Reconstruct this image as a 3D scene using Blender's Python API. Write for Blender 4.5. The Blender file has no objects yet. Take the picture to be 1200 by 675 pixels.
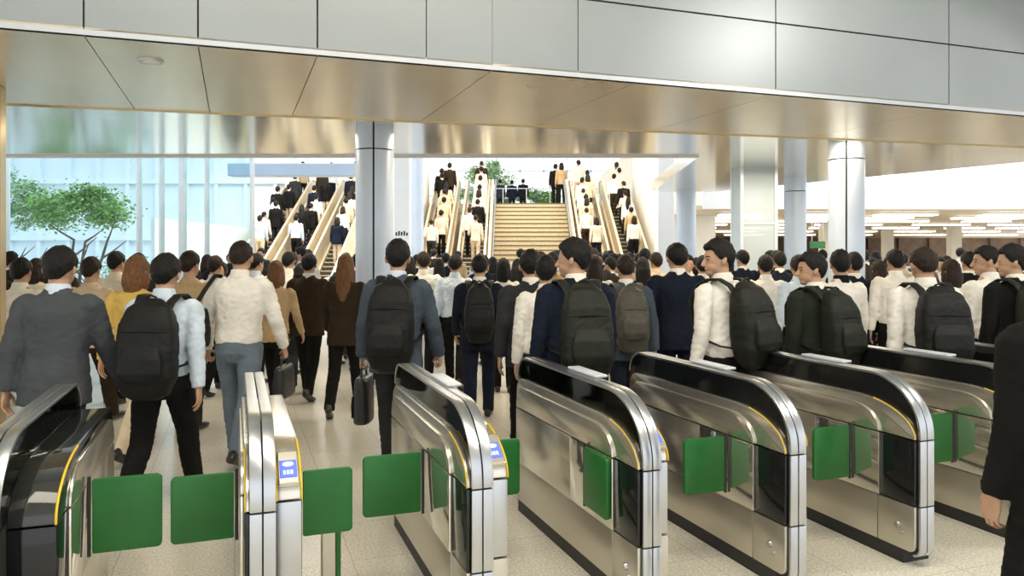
import bpy, bmesh, math, random
from mathutils import Vector, Matrix, noise
from math import sin, cos, pi, radians, sqrt
random.seed(11)
SC = bpy.context.scene
COL = SC.collection
F, CX, HY, EYE = 900.0, 600.0, 298.0, 1.66      # focal length in px, principal column, horizon row, eye height

def at(X, Y, D):
    """point of the place seen at column X, row Y and lying D metres ahead"""
    return Vector(((X-CX)/F*D, D, EYE-(Y-HY)/F*D))

# ------------------------------------------------------------------ materials
def new_mat(name):
    m = bpy.data.materials.new(name); m.use_nodes = True
    return m, m.node_tree.nodes, m.node_tree.links, m.node_tree.nodes['Principled BSDF']

def mat(name, col, rough=.5, metal=0.0, var=.06, scale=8.0, bump=0.0, bscale=60.0, spec=.5, stretch=(1,1,1), coat=0.0, rvar=0.0):
    m, N, L, b = new_mat(name)
    tc = N.new('ShaderNodeTexCoord'); mp = N.new('ShaderNodeMapping'); mp.inputs['Scale'].default_value = stretch
    L.new(tc.outputs['Object'], mp.inputs['Vector'])
    nz = N.new('ShaderNodeTexNoise'); nz.inputs['Scale'].default_value = scale; nz.inputs['Detail'].default_value = 3
    L.new(mp.outputs['Vector'], nz.inputs['Vector'])
    cr = N.new('ShaderNodeValToRGB')
    cr.color_ramp.elements[0].position = .3; cr.color_ramp.elements[1].position = .7
    cr.color_ramp.elements[0].color = tuple(max(0, c*(1-var)) for c in col)+(1,)
    cr.color_ramp.elements[1].color = tuple(min(1, c*(1+var)) for c in col)+(1,)
    L.new(nz.outputs['Fac'], cr.inputs['Fac']); L.new(cr.outputs['Color'], b.inputs['Base Color'])
    b.inputs['Roughness'].default_value = rough; b.inputs['Metallic'].default_value = metal
    b.inputs['Specular IOR Level'].default_value = spec
    if coat: b.inputs['Coat Weight'].default_value = coat; b.inputs['Coat Roughness'].default_value = .08
    if rvar:
        mr = N.new('ShaderNodeMapRange'); mr.inputs['To Min'].default_value = rough-rvar; mr.inputs['To Max'].default_value = rough+rvar
        L.new(nz.outputs['Fac'], mr.inputs['Value']); L.new(mr.outputs['Result'], b.inputs['Roughness'])
    if bump:
        n2 = N.new('ShaderNodeTexNoise'); n2.inputs['Scale'].default_value = bscale; n2.inputs['Detail'].default_value = 4
        L.new(mp.outputs['Vector'], n2.inputs['Vector'])
        bp = N.new('ShaderNodeBump'); bp.inputs['Strength'].default_value = bump; bp.inputs['Distance'].default_value = .01
        L.new(n2.outputs['Fac'], bp.inputs['Height']); L.new(bp.outputs['Normal'], b.inputs['Normal'])
    return m

def emit(name, col, strength):
    m, N, L, b = new_mat(name)
    b.inputs['Base Color'].default_value = col+(1,)
    b.inputs['Emission Color'].default_value = col+(1,); b.inputs['Emission Strength'].default_value = strength
    nz = N.new('ShaderNodeTexNoise'); nz.inputs['Scale'].default_value = 3
    return m

def thin_glass(name, tint, fac=.12, rough=.03, opaque=None, ofac=0.0):
    """a thin pane: mostly see-through, a clear reflection, and optionally a smoke tint"""
    m, N, L, b = new_mat(name); N.remove(b)
    out = N['Material Output']
    tr = N.new('ShaderNodeBsdfTransparent'); tr.inputs['Color'].default_value = tint+(1,)
    gl = N.new('ShaderNodeBsdfGlossy'); gl.inputs['Roughness'].default_value = rough
    gl.inputs['Color'].default_value = (.95,.97,.97,1)
    fr = N.new('ShaderNodeLayerWeight'); fr.inputs['Blend'].default_value = fac
    mx = N.new('ShaderNodeMixShader')
    L.new(fr.outputs['Fresnel'], mx.inputs['Fac']); L.new(tr.outputs[0], mx.inputs[1]); L.new(gl.outputs[0], mx.inputs[2])
    last = mx
    if opaque:
        df = N.new('ShaderNodeBsdfDiffuse'); df.inputs['Color'].default_value = opaque+(1,)
        m2 = N.new('ShaderNodeMixShader'); m2.inputs['Fac'].default_value = ofac
        L.new(mx.outputs[0], m2.inputs[1]); L.new(df.outputs[0], m2.inputs[2]); last = m2
    L.new(last.outputs[0], out.inputs['Surface'])
    return m

M = {}
def floor_material():
    m, N, L, b = new_mat('floor_tile')
    tc = N.new('ShaderNodeTexCoord'); mp = N.new('ShaderNodeMapping')
    mp.inputs['Rotation'].default_value = (0, 0, -GATE_ROT); L.new(tc.outputs['Object'], mp.inputs['Vector'])
    br = N.new('ShaderNodeTexBrick'); br.offset = 0; br.inputs['Scale'].default_value = 1.0
    br.inputs['Brick Width'].default_value = .6; br.inputs['Row Height'].default_value = .6
    br.inputs['Mortar Size'].default_value = .003; br.inputs['Mortar Smooth'].default_value = .2
    br.inputs['Color1'].default_value = (.76,.735,.65,1); br.inputs['Color2'].default_value = (.72,.695,.61,1); br.inputs['Mortar'].default_value = (.52,.48,.41,1)
    L.new(mp.outputs['Vector'], br.inputs['Vector'])
    nz = N.new('ShaderNodeTexNoise'); nz.inputs['Scale'].default_value = 70; nz.inputs['Detail'].default_value = 6
    L.new(mp.outputs['Vector'], nz.inputs['Vector'])
    cr = N.new('ShaderNodeValToRGB'); cr.color_ramp.elements[0].position = .35; cr.color_ramp.elements[1].position = .62
    cr.color_ramp.elements[0].color = (.62,.60,.56,1); cr.color_ramp.elements[1].color = (1,1,1,1)
    L.new(nz.outputs['Fac'], cr.inputs['Fac'])
    mx = N.new('ShaderNodeMix'); mx.data_type = 'RGBA'; mx.blend_type = 'MULTIPLY'; mx.inputs['Factor'].default_value = .8
    L.new(br.outputs['Color'], mx.inputs['A']); L.new(cr.outputs['Color'], mx.inputs['B'])
    L.new(mx.outputs['Result'], b.inputs['Base Color'])
    b.inputs['Roughness'].default_value = .22
    bp = N.new('ShaderNodeBump'); bp.inputs['Strength'].default_value = .15; bp.inputs['Distance'].default_value = .004
    L.new(br.outputs['Fac'], bp.inputs['Height']); bp.invert = True; L.new(bp.outputs['Normal'], b.inputs['Normal'])
    return m

GATE_ROT = math.atan(325/900.0)
G = Vector((-sin(GATE_ROT), cos(GATE_ROT), 0)); R_ = Vector((cos(GATE_ROT), sin(GATE_ROT), 0))

M['steel'] = mat('brushed_steel', (.62,.585,.50), .30, .85, .05, 5, .05, 250, stretch=(1,.04,1), rvar=.05)
M['steel_mirror'] = mat('polished_steel', (.72,.69,.61), .21, .88, .03, 4, .02, 120, stretch=(1,.1,1), rvar=.04)
M['mirror'] = mat('mirror_steel', (.74,.72,.64), .07, .92, .03, 4, .01, 120, rvar=.02)
M['rail'] = mat('satin_aluminium', (.56,.58,.61), .28, 1.0, .04, 6, .03, 200)
M['black_gloss'] = mat('black_gloss_panel', (.008,.009,.010), .09, 0, .2, 4)
M['black_matt'] = mat('black_plinth', (.02,.02,.02), .55, 0, .2, 6)
M['dark_glass'] = mat('dark_glass_top', (.02,.022,.02), .06, 0, .2, 4, coat=.5)
M['smoke'] = thin_glass('smoked_glass', (.58,.59,.55), .20, .04)
M['green'] = mat('green_flap_plastic', (.010,.135,.022), .38, 0, .12, 6, .04, 40)
M['yellow'] = mat('yellow_edge', (.75,.50,.03), .4, 0, .1, 8)
M['screen'] = emit('blue_reader_screen', (.07,.11,.62), 1.0)
M['screen_white'] = emit('white_reader_mark', (.45,.58,1.0), 1.0)
M['cover'] = mat('white_grey_cover', (.55,.58,.62), .35, 0, .06, 8)
M['fascia'] = mat('grey_metal_panel', (.285,.315,.325), .38, .25, .05, 1.2, .02, 3, rvar=.04)
M['soffit'] = mat('bronze_metal_panel', (.80,.70,.52), .26, .5, .05, .7, .0, 2.5, rvar=.03)
M['lip'] = mat('pale_metal_lip', (.52,.55,.58), .35, .6, .03, 4)
M['groove'] = mat('dark_groove', (.03,.03,.03), .7, 0, .1, 4)
M['ceil'] = mat('polished_ceiling_panel', (.84,.83,.79), .14, .75, .04, .8, .025, 1.6, rvar=.04)
M['column'] = mat('pale_blue_aluminium', (.62,.72,.86), .32, .12, .04, 2.5, .02, 5)
M['white_wall'] = mat('white_wall_panel', (.86,.86,.84), .4, 0, .03, 2)
M['gold_wall'] = mat('warm_metal_jamb', (.60,.47,.26), .3, .7, .06, 3)
M['stone'] = mat('beige_stair_stone', (.48,.41,.27), .5, 0, .12, 14, .1, 80)
M['nosing'] = mat('dark_stair_edge', (.10,.085,.05), .6, 0, .1, 8)
M['gold'] = mat('warm_escalator_panel', (.82,.72,.52), .3, .4, .06, 3)
M['dark_step'] = mat('escalator_step_metal', (.10,.09,.075), .45, .6, .1, 8)
M['rubber'] = mat('handrail_rubber', (.05,.045,.04), .5, 0, .1, 8)
M['glass'] = thin_glass('clear_pane', (.93,.97,.98), .10, .02)
M['frosted'] = thin_glass('frosted_pane', (.9,.96,.99), .12, .08, (.86,.92,.95), .45)
M['glass_blue'] = thin_glass('pale_blue_pane', (.84,.94,.98), .18, .04)
M['mullion'] = mat('pale_mullion_metal', (.74,.82,.87), .35, .4, .04, 4)
M['leaf'] = mat('green_leaf', (.27,.47,.11), .5, 0, .35, 2.5)
M['leaf2'] = mat('pale_green_leaf', (.34,.50,.24), .5, 0, .3, 2.5)
M['bark'] = mat('brown_bark', (.16,.10,.06), .8, 0, .3, 12, .4, 40)
M['paver'] = mat('outdoor_paving', (.62,.62,.60), .8, 0, .06, 3, .1, 30)
M['lamp'] = emit('warm_light_panel', (1.0,.90,.70), 5.0)
M['shop'] = mat('brown_shop_front', (.16,.10,.06), .5, 0, .3, 2)
M['far_ceil'] = mat('far_concourse_ceiling', (.66,.56,.42), .35, .3, .15, 1.2)
M['bldg'] = mat('pale_outside_building', (.80,.88,.92), .5, 0, .04, 1)
# people
M['skin'] = mat('skin', (.46,.275,.175), .5, 0, .07, 14, .05, 90)
M['hair_black'] = mat('black_hair', (.007,.006,.0055), .55, 0, .5, 30, .5, 90, stretch=(4,4,.5), spec=.22)
M['hair_dark'] = mat('dark_brown_hair', (.020,.012,.007), .55, 0, .4, 30, .5, 90, stretch=(4,4,.5), spec=.22)
M['hair_brown'] = mat('brown_hair', (.15,.07,.028), .55, 0, .4, 30, .5, 90, stretch=(4,4,.5), spec=.22)
M['hair_grey'] = mat('greying_hair', (.16,.13,.09), .55, 0, .4, 30, .5, 90, stretch=(4,4,.5), spec=.22)
def cloth(n, c): M[n] = mat(n+'_cloth', c, .85, 0, .14, 7, .35, 260, spec=.12)
for n, c in dict(black=(.009,.0085,.008), navy=(.010,.014,.026), charcoal=(.030,.031,.033), grey=(.064,.071,.078), slate=(.062,.080,.102),
                 brown=(.034,.024,.014), tan=(.50,.36,.20), mustard=(.62,.42,.11), beige=(.66,.54,.38), white=(.80,.77,.70), pale_blue=(.58,.67,.76),
                 jeans=(.135,.17,.21), green_black=(.020,.025,.018), cream=(.76,.67,.52)).items(): cloth(n, c)
M['leather'] = mat('black_leather', (.02,.02,.02), .38, 0, .2, 20, .15, 120)
M['nylon'] = mat('black_nylon', (.009,.0095,.009), .55, 0, .2, 12, .25, 200, spec=.2)
M['nylon_olive'] = mat('olive_black_nylon', (.012,.0135,.0095), .5, 0, .2, 12, .25, 200, spec=.2)
M['nylon_tan'] = mat('grey_tan_nylon', (.075,.07,.055), .5, 0, .2, 12, .25, 200, spec=.2)
M['shoe'] = mat('black_shoe_leather', (.02,.016,.013), .35, 0, .2, 20)
M['eye'] = mat('dark_eye', (.02,.015,.012), .2, 0, .1, 5)

# ------------------------------------------------------------------ mesh helpers
def finish(bm, name, material, parent=None, smooth=None, loc=None):
    bmesh.ops.recalc_face_normals(bm, faces=bm.faces)
    me = bpy.data.meshes.new(name); bm.to_mesh(me); bm.free()
    return link(name, me, material, parent, smooth, loc)

def link(name, me, material, parent=None, smooth=None, loc=None):
    o = bpy.data.objects.new(name, me); COL.objects.link(o)
    if material is not None and not me.materials: me.materials.append(material)
    if smooth is not None:
        me.polygons.foreach_set('use_smooth', [True]*len(me.polygons))
        if smooth < 180: me.set_sharp_from_angle(angle=radians(smooth))
    if parent is not None: o.parent = parent
    if loc is not None: o.location = loc
    return o

def tag(o, label, cat, group=None):
    o['label'] = label; o['category'] = cat
    if group: o['group'] = group
    return o
def struct(o): o['kind'] = 'structure'; return o
def empty(name, loc=(0,0,0), rz=0, label=None, cat=None, group=None):
    o = bpy.data.objects.new(name, None); COL.objects.link(o); o.location = loc; o.rotation_euler = (0,0,rz); o.empty_display_size = .1
    if label: tag(o, label, cat, group)
    return o

def box(bm, lo, hi, bev=0.0, seg=2):
    c = [(a+b)/2 for a, b in zip(lo, hi)]; s = [abs(b-a) for a, b in zip(lo, hi)]
    r = bmesh.ops.create_cube(bm, size=1, matrix=Matrix.Translation(c) @ Matrix.Diagonal((*s, 1)))
    if bev:
        es = list({e for v in r['verts'] for e in v.link_edges})
        bmesh.ops.bevel(bm, geom=es, offset=bev, segments=seg, profile=.5, affect='EDGES')
def prism(bm, pts, v0, v1):
    """outline pts (y, z) pulled from x=v0 to x=v1"""
    a = [bm.verts.new((v0, y, z)) for y, z in pts]; b = [bm.verts.new((v1, y, z)) for y, z in pts]
    n = len(pts); bm.faces.new(a); bm.faces.new(b[::-1])
    for i in range(n): bm.faces.new((a[i], b[i], b[(i+1)%n], a[(i+1)%n]))
def prism_bev(pts, v0, v1, bev):
    bm = bmesh.new(); prism(bm, pts, v0, v1)
    bmesh.ops.recalc_face_normals(bm, faces=bm.faces)
    if bev:
        es = [e for e in bm.edges if e.calc_face_angle(0) > radians(40)]
        bmesh.ops.bevel(bm, geom=es, offset=bev, segments=2, profile=.5, affect='EDGES')
    return bm
def ngon_slab(bm, pts, z0, z1):
    a = [bm.verts.new((x, y, z0)) for x, y in pts]; b = [bm.verts.new((x, y, z1)) for x, y in pts]
    n = len(pts); bm.faces.new(a[::-1]); bm.faces.new(b)
    for i in range(n): bm.faces.new((a[i], a[(i+1)%n], b[(i+1)%n], b[i]))
def tube(bm, pts, radii, side=(1,0,0), seg=14, sq=1.0, round_ends=True):
    """loft of ellipses; radii are (rx along side, ry across); sq < 1 squares the section"""
    pts = [Vector(p) for p in pts]; side = Vector(side); rings = []
    if not isinstance(radii, (list,)): radii = [radii]*len(pts)
    radii = [(r, r) if not isinstance(r, (tuple, list)) else r for r in radii]
    n = len(pts); T = []
    for i in range(n):
        t = (pts[min(i+1, n-1)]-pts[max(i-1, 0)]).normalized(); T.append(t)
    items = [(pts[i], T[i], radii[i]) for i in range(n)]
    if round_ends:
        def cap(p, t, r, sgn):
            k = min(r); return [(p+t*sgn*k*.5, t, (r[0]*.86, r[1]*.86)), (p+t*sgn*k*.86, t, (r[0]*.5, r[1]*.5))]
        s = cap(items[0][0], T[0], items[0][2], -1); e = cap(items[-1][0], T[-1], items[-1][2], 1)
        items = s[::-1] + items + e
    for p, t, (rx, ry) in items:
        s = side - t*side.dot(t)
        if s.length < 1e-4: s = Vector((0,1,0)) - t*t.y
        s.normalize(); u = t.cross(s)
        ring = []
        for k in range(seg):
            a = 2*pi*k/seg; c, d = cos(a), sin(a)
            if sq != 1.0:
                c = math.copysign(abs(c)**sq, c); d = math.copysign(abs(d)**sq, d)
            ring.append(bm.verts.new(p + s*rx*c + u*ry*d))
        rings.append(ring)
    for a, b in zip(rings, rings[1:]):
        for k in range(seg): bm.faces.new((a[k], a[(k+1)%seg], b[(k+1)%seg], b[k]))
    bm.faces.new(rings[0][::-1]); bm.faces.new(rings[-1])
def ball(bm, c, r, sub=3, rot=None):
    r = (r, r, r) if not isinstance(r, (tuple, list)) else r
    m = Matrix.Translation(c)
    if rot is not None: m = m @ rot
    bmesh.ops.create_icosphere(bm, subdivisions=sub, radius=1, matrix=m @ Matrix.Diagonal((*r, 1)))

def remesh(bm, voxel, smooth_it=4, wrinkle=0.0, wscale=(14,14,5), keep=None):
    bmesh.ops.recalc_face_normals(bm, faces=bm.faces)
    me = bpy.data.meshes.new('tmp'); bm.to_mesh(me); bm.free()
    o = bpy.data.objects.new('tmp', me); COL.objects.link(o)
    r = o.modifiers.new('r', 'REMESH'); r.mode = 'VOXEL'; r.voxel_size = voxel
    s = o.modifiers.new('s', 'SMOOTH'); s.iterations = smooth_it; s.factor = .5
    dg = bpy.context.evaluated_depsgraph_get()
    m2 = bpy.data.meshes.new_from_object(o.evaluated_get(dg))
    bpy.data.objects.remove(o); bpy.data.meshes.remove(me)
    if wrinkle:
        nn = [v.normal.copy() for v in m2.vertices]
        for v, n in zip(m2.vertices, nn):
            p = v.co
            q = Vector((p.x*wscale[0], p.y*wscale[1], p.z*wscale[2]))
            d = noise.noise(q)*.35 + (.5-abs(noise.noise(Vector((p.x*7+p.z*15, p.y*9, p.z*20-p.x*16))+Vector((7,3,1)))))*.7 + (.5-abs(noise.noise(Vector((p.x*9-p.z*9, p.y*9, p.z*24+p.x*18))+Vector((1,9,4)))))*.5 - .45
            v.co = p + n*(d*wrinkle)
    m2.polygons.foreach_set('use_smooth', [True]*len(m2.polygons))
    m2.update()
    return m2
# ------------------------------------------------------------------ people: bodies, clothes, hair
TH, SH = .425, .405
class Pose: pass
def make_pose(legs, arms, yaw=0, lean=3, grip=(25,25), twist=0):
    """legs: per side (thigh forward, knee bend, toe drop); arms: per side (swing forward, out, elbow bend); degrees"""
    P = Pose(); P.yaw = radians(yaw); P.lean = radians(lean); P.grip = grip; P.j = {}
    hip_z = .915; J = {}
    for s, (a, k, tp), n in ((-1, legs[0], 'L'), (1, legs[1], 'R')):
        a, b, tp = radians(a), radians(a-k), radians(tp)
        h = Vector((s*.088, 0, hip_z)); kn = h + TH*Vector((s*.01, sin(a), -cos(a))); an = kn + SH*Vector((-s*.01, sin(b), -cos(b)))
        f = Vector((s*.12, cos(tp), -sin(tp))).normalized()
        u = Vector((0, sin(tp), cos(tp)))
        heel = an - f*.055 - u*.082; ball_ = an + f*.125 - u*.082
        toe = ball_ + Vector((s*.01, .065, max(-.02, -.02*0)))
        J['hip'+n], J['knee'+n], J['ankle'+n], J['heel'+n], J['ball'+n], J['toe'+n], J['up'+n] = h, kn, an, heel, ball_, toe, u
    low = min(J[k+n].z for k in ('heel', 'ball', 'toe') for n in 'LR')
    for k in list(J):
        if not k.startswith('up'): J[k] = J[k] - Vector((0, 0, low))
    P.dz = -low
    P.J = J
    piv = Vector((0, 0, .95-low)); P.piv = piv
    rl = Matrix.Rotation(-P.lean, 3, 'X'); P.rl = rl; rt = Matrix.Rotation(radians(twist), 3, 'Z')
    def up(p): return rl @ (rt @ (Vector(p) - Vector((0, 0, .95)))) + piv
    P.up = up
    ry = Matrix.Rotation(P.yaw, 3, 'Z')
    def hd(p):
        q = Vector(p) - Vector((0, -.01, 1.522)); return up(ry @ q + Vector((0, -.01, 1.5)))
    P.hd = hd; P.hrot = rl @ rt @ ry
    for s, (sw, out, el), n in ((-1, arms[0], 'L'), (1, arms[1], 'R')):
        sh = up((s*.184, -.005, 1.388))
        sw, out, el = radians(sw), radians(out), radians(el)
        d = Vector((s*sin(out), sin(sw)*cos(out), -cos(sw)*cos(out))); d = rt @ d
        e = sh + d*.285
        w2 = sw+el; d2 = Vector((s*sin(out)*.45, sin(w2), -cos(w2))).normalized(); d2 = rt @ d2
        w = e + d2*.245
        fwd = rt @ Vector((0, 1, 0)); fwd = (fwd - d2*fwd.dot(d2)).normalized()
        med = Vector((-s, 0, 0)); med = (med - d2*med.dot(d2) - fwd*med.dot(fwd)).normalized()
        P.j[n] = (sh, e, w, d2, fwd, med)
    P.cache = {}
    return P

def finger_set(bm, P, n, s, curl):
    sh, e, w, d, f, m = P.j[n]
    tube(bm, [w-d*.02, w+d*.02, w+d*.05, w+d*.085], [(.024,.019), (.033,.017), (.040,.0145), (.039,.0115)], side=f, seg=14)
    c = curl/25.0
    for off, base, ln, r in ((.031,.083,.070,.0082), (.0105,.090,.079,.0086), (-.0105,.087,.073,.0082), (-.031,.077,.057,.0072)):
        p = w + d*base + f*off*1.02; pts = [p - d*.02, p]; rad = [(r*1.05, r*1.05), (r, r)]
        spread = off*.9; ang = 0
        for seg_, bend in ((.46, 14), (.31, 24), (.25, 20)):
            ang += radians(min(bend*c, 78))
            q = (d*cos(ang) + m*sin(ang) + f*spread*(1 if curl < 45 else .2)).normalized()
            p = p + q*ln*seg_; r *= .92; pts.append(p); rad.append((r, r))
        tube(bm, pts, rad, side=f, seg=8)
    b = w + d*.022 + f*.024
    k = .25 if curl < 45 else .75
    p1 = b + (d*.62 + f*.62 + m*k).normalized()*.042; p2 = p1 + (d*.85 + f*.22 + m*k).normalized()*.030; p3 = p2 + (d*.9 - f*.02*c + m*(k+.25)).normalized()*.024
    tube(bm, [b - f*.015, b, p1, p2, p3], [(.016,.014), (.0145,.013), (.0105,.0105), (.0095,.009), (.0075,.007)], side=m, seg=8)

def body_mesh(P):
    if 'body' in P.cache: return P.cache['body']
    bm = bmesh.new(); J = P.J; up, hd = P.up, P.hd
    H = P.hrot.to_4x4()
    ball(bm, hd((0,.000,1.645)), (.076,.096,.108), 4, H)                    # skull
    ball(bm, hd((0,.030,1.588)), (.060,.066,.066), 3, H)                    # face
    ball(bm, hd((0,.062,1.545)), (.034,.032,.026), 3, H)                    # chin
    tube(bm, [hd((0,.092,1.640)), hd((0,.104,1.618)), hd((0,.112,1.600))], [(.010,.010), (.013,.013), (.017,.014)], seg=8)   # nose
    tube(bm, [hd((-.035,.082,1.652)), hd((0,.090,1.655)), hd((.035,.082,1.652))], [(.011,.009)]*3, side=(0,0,1), seg=8)      # brow
    tube(bm, [hd((-.022,.086,1.572)), hd((0,.095,1.572)), hd((.022,.086,1.572))], [(.007,.006), (.010,.008), (.007,.006)], side=(0,0,1), seg=8)  # lips
    for s in (-1, 1):                                                       # ears
        ball(bm, hd((s*.083,-.010,1.622)), (.010,.021,.033), 2, H @ Matrix.Rotation(s*.45, 4, 'Z') @ Matrix.Rotation(.2, 4, 'X'))
    tube(bm, [up((0,-.02,1.40)), up((0,-.022,1.46)), hd((0,-.012,1.53)), hd((0,-.005,1.59))], [(.075,.066), (.059,.060), (.054,.058), (.055,.062)], seg=16)
    tube(bm, [up((0,0,.90)), up((0,0,.96)), up((0,0,1.08)), up((0,.005,1.25)), up((0,0,1.36)), up((0,-.01,1.43))],
         [(.125,.080), (.130,.085), (.125,.088), (.155,.105), (.165,.100), (.10,.075)], seg=18)
    for s, n in ((-1, 'L'), (1, 'R')):
        h, k, a = J['hip'+n], J['knee'+n], J['ankle'+n]
        tube(bm, [h+Vector((0,0,.03)), h.lerp(k,.4), k, k.lerp(a,.3)+Vector((0,-.012,0)), k.lerp(a,.75), a], [.062,.060,.050,.051,.036,.033], seg=12)
        tube(bm, [J['heel'+n]+J['up'+n]*.04, J['ball'+n]+J['up'+n]*.03, J['toe'+n]+Vector((0,0,.025))], [(.028,.032), (.034,.024), (.024,.015)], seg=10)
        tube(bm, [a, J['heel'+n]+J['up'+n]*.045], [.033,.030], seg=10)
        sh, e, w, d, f, m = P.j[n]
        tube(bm, [sh, sh.lerp(e,.5), e, e.lerp(w,.35), w], [.048,.043,.036,.036,.025], seg=12)
        finger_set(bm, P, n, s, P.grip[0 if s < 0 else 1])
    me = remesh(bm, .0052, 2); P.cache['body'] = me
    return me

def top_mesh(P, kind):
    """kind: jacket, shirt (tucked), blouse (worn loose)"""
    if kind in P.cache: return P.cache[kind]
    bm = bmesh.new(); up = P.up
    if kind == 'jacket':
        rings = [(.775,.198,.150), (.86,.194,.150), (.97,.184,.142), (1.09,.170,.128), (1.22,.185,.134), (1.33,.200,.136), (1.395,.190,.118), (1.435,.132,.094), (1.470,.080,.080), (1.492,.071,.074)]
        rr = [.074,.070,.064,.060,.056,.051]
    elif kind == 'shirt':
        rings = [(.935,.168,.126), (.99,.175,.130), (1.09,.165,.122), (1.22,.176,.126), (1.33,.190,.127), (1.39,.183,.112), (1.43,.126,.088), (1.465,.074,.075), (1.495,.066,.070)]
        rr = [.068,.066,.060,.056,.052,.043]
    else:
        rings = [(.84,.182,.140), (.93,.178,.134), (1.08,.158,.118), (1.22,.168,.124), (1.33,.180,.122), (1.40,.172,.106), (1.44,.110,.082), (1.47,.070,.072), (1.49,.064,.068)]
        rr = [.064,.060,.055,.052,.047,.040]
    tube(bm, [up((0, -.006 if z < 1.4 else -.014, z)) for z, a, b in rings], [(a, b) for z, a, b in rings], seg=28, sq=.90, round_ends=False)
    for n in 'LR':
        sh, e, w, d, f, m = P.j[n]
        tube(bm, [sh + (sh-e).normalized()*.012, sh.lerp(e,.33), sh.lerp(e,.7), e, e.lerp(w,.5), w+d*.004], [(r, r) for r in rr], seg=14, round_ends=False)
        ball(bm, sh+Vector((-.012 if n == 'R' else .012,0,.000)), rr[0]*.98)
    me = remesh(bm, .011, 4, .010 if kind == 'jacket' else .013); P.cache[kind] = me
    return me

def bottom_mesh(P, kind):
    if kind in P.cache: return P.cache[kind]
    bm = bmesh.new(); J, up = P.J, P.up
    if kind == 'trousers':
        tube(bm, [up((0,-.004,1.0)), up((0,-.006,.94)), up((0,-.01,.86)) , (0,-.008,.80+P.dz)], [(.160,.118), (.170,.126), (.176,.130), (.11,.10)], seg=20, round_ends=False)
        for n in 'LR':
            h, k, a = J['hip'+n], J['knee'+n], J['ankle'+n]
            tube(bm, [h+Vector((0,0,.02)), h.lerp(k,.35), h.lerp(k,.75), k, k.lerp(a,.4)+Vector((0,-.012,0)), k.lerp(a,.85), a+Vector((0,0,-.028))],
                 [(.094,.105), (.090,.094), (.076,.078), (.071,.073), (.068,.072), (.060,.068), (.061,.072)], seg=14, round_ends=False)
    else:
        tube(bm, [up((0,-.004,1.01)), up((0,-.006,.93)), up((0,-.008,.84)), (0,0,.62+P.dz), (0,0,.47+P.dz)], [(.148,.110), (.172,.130), (.186,.145), (.195,.165), (.205,.19)], seg=22, round_ends=False)
    me = remesh(bm, .011, 4, .010 if kind == 'trousers' else .005, (12,12,7)); P.cache[kind] = me
    return me

def shoe_mesh(P, n):
    if 'shoe'+n in P.cache: return P.cache['shoe'+n]
    bm = bmesh.new(); J = P.J; u = J['up'+n]
    tube(bm, [J['heel'+n]+u*.030-(J['ball'+n]-J['heel'+n]).normalized()*.012, J['heel'+n].lerp(J['ball'+n],.45)+u*.034, J['ball'+n]+u*.028, J['toe'+n]+Vector((0,.012,.020))],
         [(.036,.033), (.037,.036), (.045,.030), (.034,.020)], seg=16, sq=.8)
    tube(bm, [J['heel'+n]+u*.04, J['ankle'+n]+u*.012], [(.037,.045), (.039,.044)], seg=14)
    me = remesh(bm, .008, 3); P.cache['shoe'+n] = me
    return me

def collar_mesh(P):
    if 'collar' in P.cache: return P.cache['collar']
    bm = bmesh.new(); up = P.up
    tube(bm, [up((0,-.016,1.445)), up((0,-.017,1.485)), up((0,-.016,1.515))], [(.080,.080), (.069,.073), (.064,.068)], seg=24, round_ends=False)
    me = remesh(bm, .007, 2); P.cache['collar'] = me
    return me

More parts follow.
